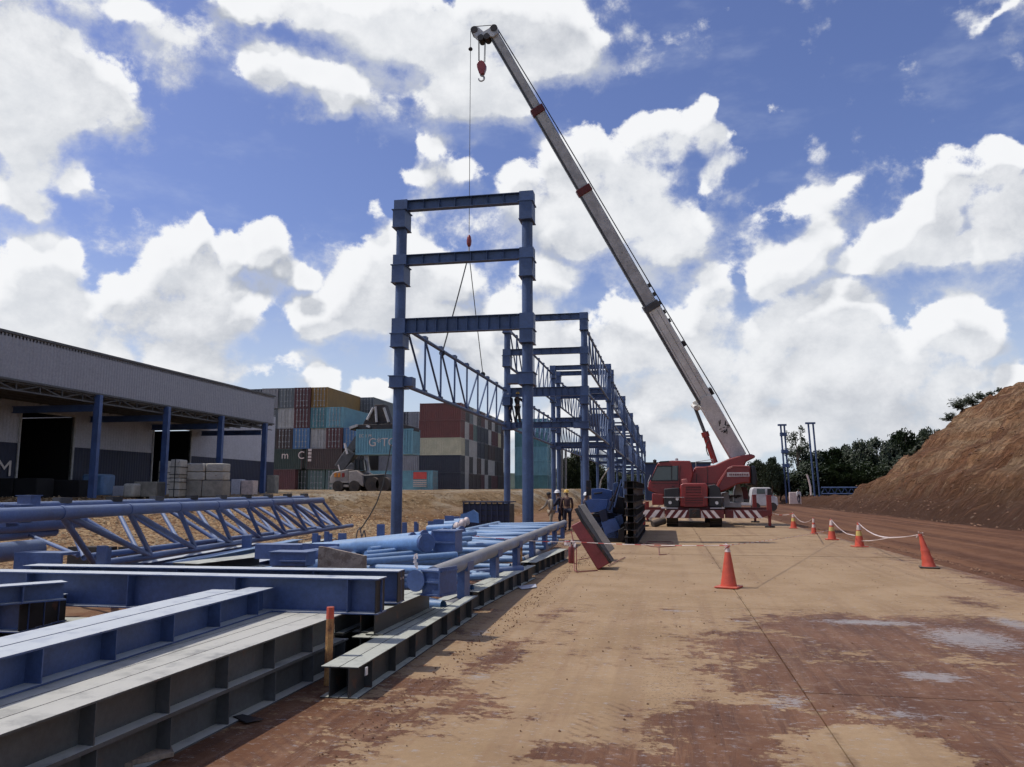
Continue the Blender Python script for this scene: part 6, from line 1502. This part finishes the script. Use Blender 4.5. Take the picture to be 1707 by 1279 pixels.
# ---------------------------------------------------------------- people
def skin_mesh(name, verts, edges, root=0, sub=1):
    me = bpy.data.meshes.new(name); me.from_pydata([v[0] for v in verts], edges, []); o = bpy.data.objects.new(name, me); COL.objects.link(o)
    m = o.modifiers.new('skin', 'SKIN'); 
    for i, v in enumerate(verts):
        sv = me.skin_vertices[0].data[i]; sv.radius = (v[1], v[2] if len(v) > 2 else v[1]); sv.use_root = (i == root)
    s = o.modifiers.new('sub', 'SUBSURF'); s.levels = sub; s.render_levels = sub
    bpy.context.view_layer.update()
    out = bpy.data.meshes.new_from_object(o.evaluated_get(bpy.context.evaluated_depsgraph_get())); out.name = name
    bpy.data.objects.remove(o); out.polygons.foreach_set('use_smooth', [True] * len(out.polygons)); return out
def person(loc, rz, label, top, trou, helmet=None, h=1.70, bend=0.0, arms=((.12, .25), (.12, .25)), stride=.1, group=None):
    """standing figure facing local -Y; bend leans the trunk forward; arms: (swing forward, elbow lift) for each side"""
    e = empty('person', loc, rz); tag(e, label, 'person', group); k = h / 1.7
    hipz = .88; ty = -math.sin(bend); tz = math.cos(bend)
    T = lambda d, z=0: Vector((0, ty * d, hipz + tz * d))
    V = []; E = []
    def add(p, r, par=None, r2=None):
        V.append((Vector(p) * k, r * k, (r2 or r) * k)); 
        if par is not None: E.append((par, len(V) - 1))
        return len(V) - 1
    hip = add(T(0), .125, None, .095); ch = add(T(.26), .13, hip, .10); sh = add(T(.47), .135, ch, .09); nk = add(T(.56) + Vector((0, -.01, 0)), .052, sh); hd_ = add(T(.66) + Vector((0, -.03, 0)), .078, nk, .09); add(T(.75) + Vector((0, -.03, 0)), .066, hd_, .08)
    limbs = {}
    for s, (sw, lift) in zip((-1, 1), arms):
        A0 = T(.46) + Vector((s * .20, 0, 0)); a0 = add(A0, .052, sh)
        El = A0 + Vector((s * .05, -math.sin(sw) * .29, -math.cos(sw) * .29)); a1 = add(El, .042, a0)
        Wr = El + Vector((-s * .03, -math.sin(sw + lift) * .25, -math.cos(sw + lift) * .25)); a2 = add(Wr, .028, a1)
        dr = (Wr - El).normalized(); Pm = Wr + dr * .06; a3 = add(Pm, .035, a2, .018)
        for f_ in range(4): 
            fp = Pm + dr * (.05 + .012 * (1.5 - abs(f_ - 1.5))) + Vector((0, (f_ - 1.5) * .018, 0)); a4 = add(fp, .009, a3); add(fp + dr * .03 + Vector((-s * .012, -.006, 0)), .008, a4)
        add(Pm + Vector((0, -.04, .0)) + dr * .02, .010, a3)
        L0 = Vector((s * .095, 0, hipz - .04)); l0 = add(L0, .085, hip); st = stride * s
        Kn = Vector((s * .10, -.02 - st * .5, .47)); l1 = add(Kn, .058, l0); An = Vector((s * .105, st * .9 - .0, .09)); l2 = add(An, .040, l1); add(An + Vector((0, -.15, -.055)), .036, l2)
        limbs[s] = (A0, El, Wr, L0, Kn, An)
    link('body', skin_mesh('body', V, E, 0, 1), MT['skin'], e)
    V = []; E = []
    c0 = add(T(.02), .145, None, .115); c1 = add(T(.26), .15, c0, .118); c2 = add(T(.48), .145, c1, .098); add(T(.53), .075, c2)
    for s in (-1, 1):
        A0, El, Wr, *_ = limbs[s]; a = add(A0, .066, c2); a = add(El, .055, a); add(Wr, .043, a)
    link('jacket', skin_mesh('jacket', V, E, 0, 1), MT[top], e)
    V = []; E = []
    c0 = add(T(.0), .138, None, .112)
    for s in (-1, 1):
        *_, L0, Kn, An = limbs[s]; a = add(L0, .098, c0); a = add(Kn, .072, a); add(An + Vector((0, 0, -.01)), .060, a)
    link('trousers', skin_mesh('trousers', V, E, 0, 1), MT[trou], e)
    for s in (-1, 1):
        An = limbs[s][5]; V = []; E = []; a = add(An + Vector((0, .01, 0)), .05); b_ = add(An + Vector((0, 0, -.05)), .045, a, .04); add(An + Vector((0, -.16, -.06)), .044, b_, .03); link('boot', skin_mesh('boot', V, E, 0, 1), MT['boot'], e)
    H = (T(.735) + Vector((0, -.03, 0))) * k
    if helmet:
        b = MB(); b.lathe([(.135, -.005), (.128, .0), (.118, .03), (.112, .065), (.085, .105), (.04, .125), (0, .13)], H, 18); b.box((H.x - .07, H.y - .165, H.z - .008), (H.x + .07, H.y - .10, H.z + .004)); b.build('helmet', MT[helmet], e)
    else:
        b = MB(); b.lathe([(.09, -.03), (.1, .01), (.09, .05), (.05, .085), (0, .095)], H, 14); b.build('hair', MT['boot'], e)
    F_ = (T(.68) + Vector((0, -.115, 0))) * k
    b = MB(); b.tube(F_ + Vector((0, .03, .01)), F_ + Vector((0, -.02, -.01)), .012, .016, n=8); b.build('nose', MT['skin'], e)
    for s in (-1, 1):
        b = MB(); b.lathe([(0,-.010),(.011,0),(0,.010)], F_ + Vector((s * .032, .012, .03)), 8); b.build('eye', MT['boot'], e)
        b = MB(); b.lathe([(0,-.028),(.016,0),(0,.028)], F_ + Vector((s * .088, .10, .01)), 8); b.build('ear', MT['skin'], e)
    b = MB(); b.box((F_.x - .022, F_.y - .002, F_.z - .052), (F_.x + .022, F_.y + .02, F_.z - .044)); b.build('mouth', MT['brown'], e)
    return e
zD = Dv[1]
person(Vector((YP(849, 700, 44.9).x, 44.95, zD)), R(-30), 'worker in dark overalls on the high beam, nearer its left column', 'navy', 'navy', 'helmet_white', 1.72, arms=((.5, .9), (.2, .3)), group=None)
person(Vector((YP(862, 700, 44.9).x, 45.02, zD)), R(150), 'worker in black clothes with yellow helmet on the high beam', 'boot', 'boot', 'helmet_yellow', 1.74, arms=((.9, .8), (.6, .8)), stride=.06)
def at(pxx, hd_): p = D(pxx, 860, hd_); return Vector((p.x, p.y, -.03))
person(at(919, 34), R(-60), 'worker in a pale khaki jacket standing behind the front right column', 'khaki', 'khaki', None, 1.62, bend=.12, arms=((.5, .5), (.1, .2)))
person(at(937, 35), R(-100), 'worker in navy bending forward among the ground crew', 'navy', 'navy', 'helmet_white', 1.70, bend=.25, arms=((.7, .4), (.5, .4)), stride=.16)
person(at(946, 34.5), R(200), 'worker with yellow helmet and brown top behind the red box', 'brown', 'navy', 'helmet_yellow', 1.70, bend=.15)
person(at(974, 33), R(100), 'worker with white helmet half hidden behind the grey lid', 'navy', 'navy', 'helmet_white', 1.58, bend=.1)
pf = YP(1331, 822, 96); person(Vector((pf.x, 96, z_hill(pf.x, 96) if pf.x > 15 else .3)), R(20), 'distant person in a white shirt beside the tall blue columns', 'white_cloth', 'navy', None, 1.65)
b = MB(); q = YP(1322, 828, 97); b.box((q.x - .4, 97, .2), (q.x + .9, 97.5, 1.55)); tag(b.build('white_block', MT['cone_white'], bevel=.05), 'pale block beside the distant person', 'block')

# ---------------------------------------------------------------- white truck behind the crane
YV = 70.0
tr = empty('light_truck', (YP(1270, 848, YV).x, YV, 0)); tag(tr, 'small white truck parked behind the crane on the right', 'truck'); bpy.context.view_layer.update()
def vp(l, dy, th, name, m, bev=.04, parent=tr):
    b = MB(); b.prism([YP(a, c_, YV + dy) for a, c_ in l], (0, th, 0)); o = b.build(name, MT[m], None, bevel=bev); o.parent = parent; o.matrix_parent_inverse = Matrix.Translation(-tr.location); return o
vp([(1250,844),(1250,834),(1253,815),(1256,812.5),(1284,812.5),(1288,826),(1296,829),(1298,844)], 0, 1.7, 'cab', 'white_paint', .08)
vp([(1261.5,823.5),(1261.5,815),(1275,815),(1275.5,823.5)], -.02, .03, 'side_window', 'glass', 0)
vp([(1279,827),(1279,815),(1284.5,815),(1288,827)], -.03, 1.76, 'windscreen', 'black', 0)
vp([(1204,843),(1204,838),(1250,838),(1250,843)], .1, 1.6, 'load_bed', 'white_paint', .03)
vp([(1210,838),(1210,826),(1240,824),(1249,826),(1249,838)], .3, 1.2, 'cargo', 'soot', .05)
for cxp in (1222, 1288, 1260):
    p = YP(cxp, 845.5, YV); b = MB(); b.tube((p.x, YV - .03, .36), (p.x, YV + .22, .36), .36, n=20); o = b.build('wheel', MT['rubber']); o.parent = tr; o.matrix_parent_inverse = Matrix.Translation(-tr.location)

# ---------------------------------------------------------------- trees and bushes
def crown_mesh(seed, airy=0.0, cols=7, leaf=.62, n=80, per=95, flat=.8):
    rg = random.Random(seed); vs = []; fs = []
    for c_ in range(n):
        th = rg.uniform(0, 6.283); u = rg.random() ** .6; z = rg.uniform(-.75, 1)
        rr = math.sqrt(max(0.05, 1 - max(z, 0) ** 2)) * (1 + .25 * z if z < 0 else 1)
        cx_, cy_, cz_ = math.cos(th) * rr * u, math.sin(th) * rr * u, z * flat
        rad = rg.uniform(.16, .32) * (1 - .3 * airy)
        for _ in range(int(per * rad / .24)):
            d = Vector((rg.gauss(0, 1), rg.gauss(0, 1), rg.gauss(0, .8))).normalized() * rad * rg.random() ** .4
            p = Vector((cx_, cy_, cz_)) + d; a = Vector((rg.gauss(0, 1), rg.gauss(0, 1), rg.gauss(0, .6))).normalized(); q = a.orthogonal().normalized(); s = rg.uniform(.5, 1.0) * leaf / 9
            i = len(vs); vs += [p + a * s, p + q * s * .7, p - a * s, p - q * s * .7]; fs.append((i, i + 1, i + 2, i + 3))
    me = bpy.data.meshes.new('crown'); me.from_pydata(vs, [], fs); me.materials.append(LEAF[0]); me.update(); return me
CROWNS = [crown_mesh(1), crown_mesh(2), crown_mesh(3, n=90), crown_mesh(4, airy=.6, n=30, per=70, leaf=.5, flat=1.0), crown_mesh(5, airy=.4, n=44)]
def trunk_mesh(seed):
    rg = random.Random(seed); b = MB(); p = Vector((0, 0, -.03)); r = .035; pts = [p]
    for i in range(5): p = p + Vector((rg.uniform(-.03, .03), rg.uniform(-.03, .03), .15)); pts.append(p)
    for i, (a, e) in enumerate(zip(pts, pts[1:])): b.tube(a, e, r * (1 - i * .15), r * (1 - (i + 1) * .15), n=8, cap=False)
    for i in range(8):
        a = pts[rg.choice((2, 3, 4, 5))]; d = Vector((rg.uniform(-1, 1), rg.uniform(-1, 1), rg.uniform(.4, 1.2))).normalized() * rg.uniform(.16, .34); m_ = a + d * .5 + Vector((0, 0, .02)); b.tube(a, m_, .012, .009, n=5, cap=False); b.tube(m_, a + d, .009, .004, n=5, cap=False)
    me = b.mesh('trunk'); me.materials.append(MT['bark']); return me
TRUNKS = [trunk_mesh(i) for i in range(3)]
def tree(pxx, pyt, wpx, Y, label, v=0, lm=0, group='trees beyond the site', z0=0.4, airy=False, cb=.45):
    p = YP(pxx, 815, Y); zt = YP(pxx, pyt, Y).z; H = zt - z0; ppm_ = F_PX / Vector((p.x, Y, 0)).dot(HF); rx = wpx / ppm_ / 2
    e = empty('tree', (p.x, Y, z0), random.uniform(0, 6)); tag(e, label, 'tree', group)
    c_ = share('crown', CROWNS[v], LEAF[lm], e); hz_ = H * (1 - cb) / 2; c_.scale = (rx, rx, hz_ / .9); c_.location = (0, 0, H - hz_)
    t_ = share('trunk', TRUNKS[v % 3], None, e); s_ = H * .95; t_.scale = (s_ * .7, s_ * .7, s_)
TL = [ # px centre, top, width, Y, variant, leaf, crown base share, label
 (1263,770,42,120,1,1,.12,'bushy tree directly behind the crane counterweight'),
 (1288,763,34,118,0,0,.15,'small dark tree left of the first column pair'),
 (1300,776,40,125,2,0,.1,'low dark tree at the foot of the first column pair'),
 (1331,713,56,128,3,0,.42,'tall airy tree with sky showing through between the column pairs'),
 (1343,742,60,132,4,0,.2,'tree just right of the tall airy one'),
 (1312,790,50,126,1,1,.05,'low scrubby tree between the column pairs'),
 (1370,752,56,133,0,0,.1,'dark tree right behind the second column pair'),
 (1393,748,52,136,2,0,.1,'dark round tree right of the second column pair'),
 (1412,746,50,140,1,0,.1,'dark tree with pointed top mid row'),
 (1436,735,54,134,0,0,.08,'dark broad tree before the tallest group'),
 (1462,731,56,136,2,0,.08,'tall dark tree left of the hillside clump'),
 (1490,742,48,138,1,0,.08,'dark tree in the notch left of the hillside clump'),
 (1512,718,62,140,2,0,.1,'broadest dark tree rising behind the hill foot'),
 (1545,716,60,142,0,0,.1,'dark tree partly hidden by the hill slope'),
 (1572,722,54,144,1,0,.1,'dark tree farthest right, mostly behind the hill'),
 (1352,772,70,122,1,0,.02,'low dark undergrowth tree behind the lying truss, left'),
 (1400,774,80,122,2,0,.02,'low dark undergrowth tree behind the lying truss, middle'),
 (1450,770,80,124,0,0,.02,'low dark undergrowth tree behind the lying truss, right'),
 (1500,765,80,126,1,0,.02,'low dark undergrowth tree at the hill foot'),
 (1550,758,70,128,2,0,.02,'low dark undergrowth tree close against the hill'),
 (948,764,42,190,2,1,.05,'olive tree beyond the teal containers, nearest them'),
 (962,752,44,195,0,1,.05,'taller olive tree seen between the steel columns'),
 (985,768,46,200,1,1,.05,'olive tree behind the second right steel column'),
 (1005,778,40,205,4,1,.05,'pale olive tree seen through the far trusses'),
 (1028,785,40,210,0,1,.05,'small olive tree farther along the frame'),
 (1050,788,34,215,1,1,.05,'small olive tree near the far end of the frame'),
 (1066,792,30,220,2,1,.05,'smallest olive tree at the far end of the frame'),
 (1205,795,40,170,1,1,.05,'low tree seen under the crane boom foot'),
 (1238,790,40,160,2,1,.05,'low tree seen behind the crane counterweight, left'),
]
for (pxx, pyt, wpx, Y, v, lm, cb, lab) in TL: tree(pxx, pyt, wpx, Y, lab, v, lm, cb=cb)
# bare pale trunks
b = MB(); b.path([YP(*q, 112) for q in ((1352,826),(1351,812),(1348,800),(1345,791))], .12, 6); tag(b.build('bare_trunk', MT['cone_white']), 'thin pale bare trunk curving up between the column pairs', 'trunk')
b = MB(); b.path([YP(*q, 60) for q in ((1000,815),(1002,800),(1015,780))], .06, 6); tag(b.build('leaning_pole', MT['lid']), 'thin pale pole leaning among the right columns', 'pole')
for i, pxx in enumerate((925, 937, 943)):
    b = MB(); b.tube(YP(pxx, 822, 150), YP(pxx, 745 + i * 3, 150), .22, n=8); tag(b.build('pole', MT['lid']), ['pale pole beyond the teal containers, left one', 'pale pole beyond the teal containers, middle one', 'pale pole beyond the teal containers, right one'][i], 'pole')
def bush(loc, s, seed, label, n=26, group='bushes on the hill crest'):
    rg = random.Random(seed); e = empty('bush', loc); tag(e, label, 'bush', group); b = MB(); l = MB()
    for i in range(n):
        d = Vector((rg.uniform(-1, .5), rg.uniform(-.6, .6), rg.uniform(.3, 1.1))).normalized() * s * rg.uniform(.5, 1); b.tube((0, 0, 0), d, .02, .008, n=4, cap=False)
        for k in range(12):
            p = d * rg.uniform(.5, 1.05) + Vector((rg.gauss(0, .1), rg.gauss(0, .1), rg.gauss(0, .08))) * s; a = Vector((rg.gauss(0, 1), rg.gauss(0, 1), rg.gauss(0, .4))).normalized(); q = a.orthogonal().normalized(); w_ = rg.uniform(.06, .13); l.add([p + a * w_ * 1.4, p + q * w_ * .6, p - a * w_ * 1.4, p - q * w_ * .6], [(0, 1, 2, 3)])
    b.build('stem', MT['bark'], e)
    me = bpy.data.meshes.new('foliage'); me.from_pydata(l.v, [], l.f); link('foliage', me, LEAF[1], e)
def hill_hit(px_, py_):
    """first point of the hillside on a sight line"""
    d = ray(px_, py_); t = 20.0
    while t < 200:
        p = EYE + d * t
        if p.x > 14.7 and p.z < z_hill(p.x, p.y): return p
        t += .4
    return None
BL_ = ['leafy bush lowest on the crest line of the hill', 'large leafy bush on the crest line', 'leafy bush above the large one on the crest', 'bush near the top of the visible crest', 'sparse sprig standing on the crest near the right border', 'tiny sprig on the crest at far right']
for i, (pxx, s, n) in enumerate(((1588, 1.6, 22), (1606, 2.4, 34), (1626, 2.2, 28), (1640, 1.5, 18), (1655, 1.2, 9), (1668, .9, 6))):
    y = 600
    while y < 815 and hill_hit(pxx, y) is None: y += 2
    p = hill_hit(pxx, y)
    if p: bush(p + Vector((0, .3, -.1)), s * .55, i, BL_[i], n)
rg = random.Random(9)
for i in range(5):
    pxx = (1524, 1530, 1518, 1545, 1535)[i]; y = 600
    while y < 815 and hill_hit(pxx, y) is None: y += 2
    p = hill_hit(pxx, y + 2)
    if p: bush(p, .5, 40 + i, ['pale tuft low on the hill edge', 'pale tuft second on the hill edge', 'pale tuft farthest down the hill edge', 'pale tuft highest on the hill edge', 'pale tuft between two others on the hill edge'][i], 7, 'tufts on the hill edge')
# far wooded ridge
def ridge(x, y):
    return -1 + (24 + 14 * fbm(x * .004, 3) + 4 * fbm(x * .03, 1)) * sstep((y - 640) / 160) * (.35 + .65 * sstep((400 - abs(x + 40)) / 400) ) + 2.5 * fbm(x * .08, y * .08)
sheet('far_hills', steps(-900, 900, 9), steps(600, 900, 9), ridge, leafmat('far_wood', (.03, .045, .025), (.055, .075, .045)))
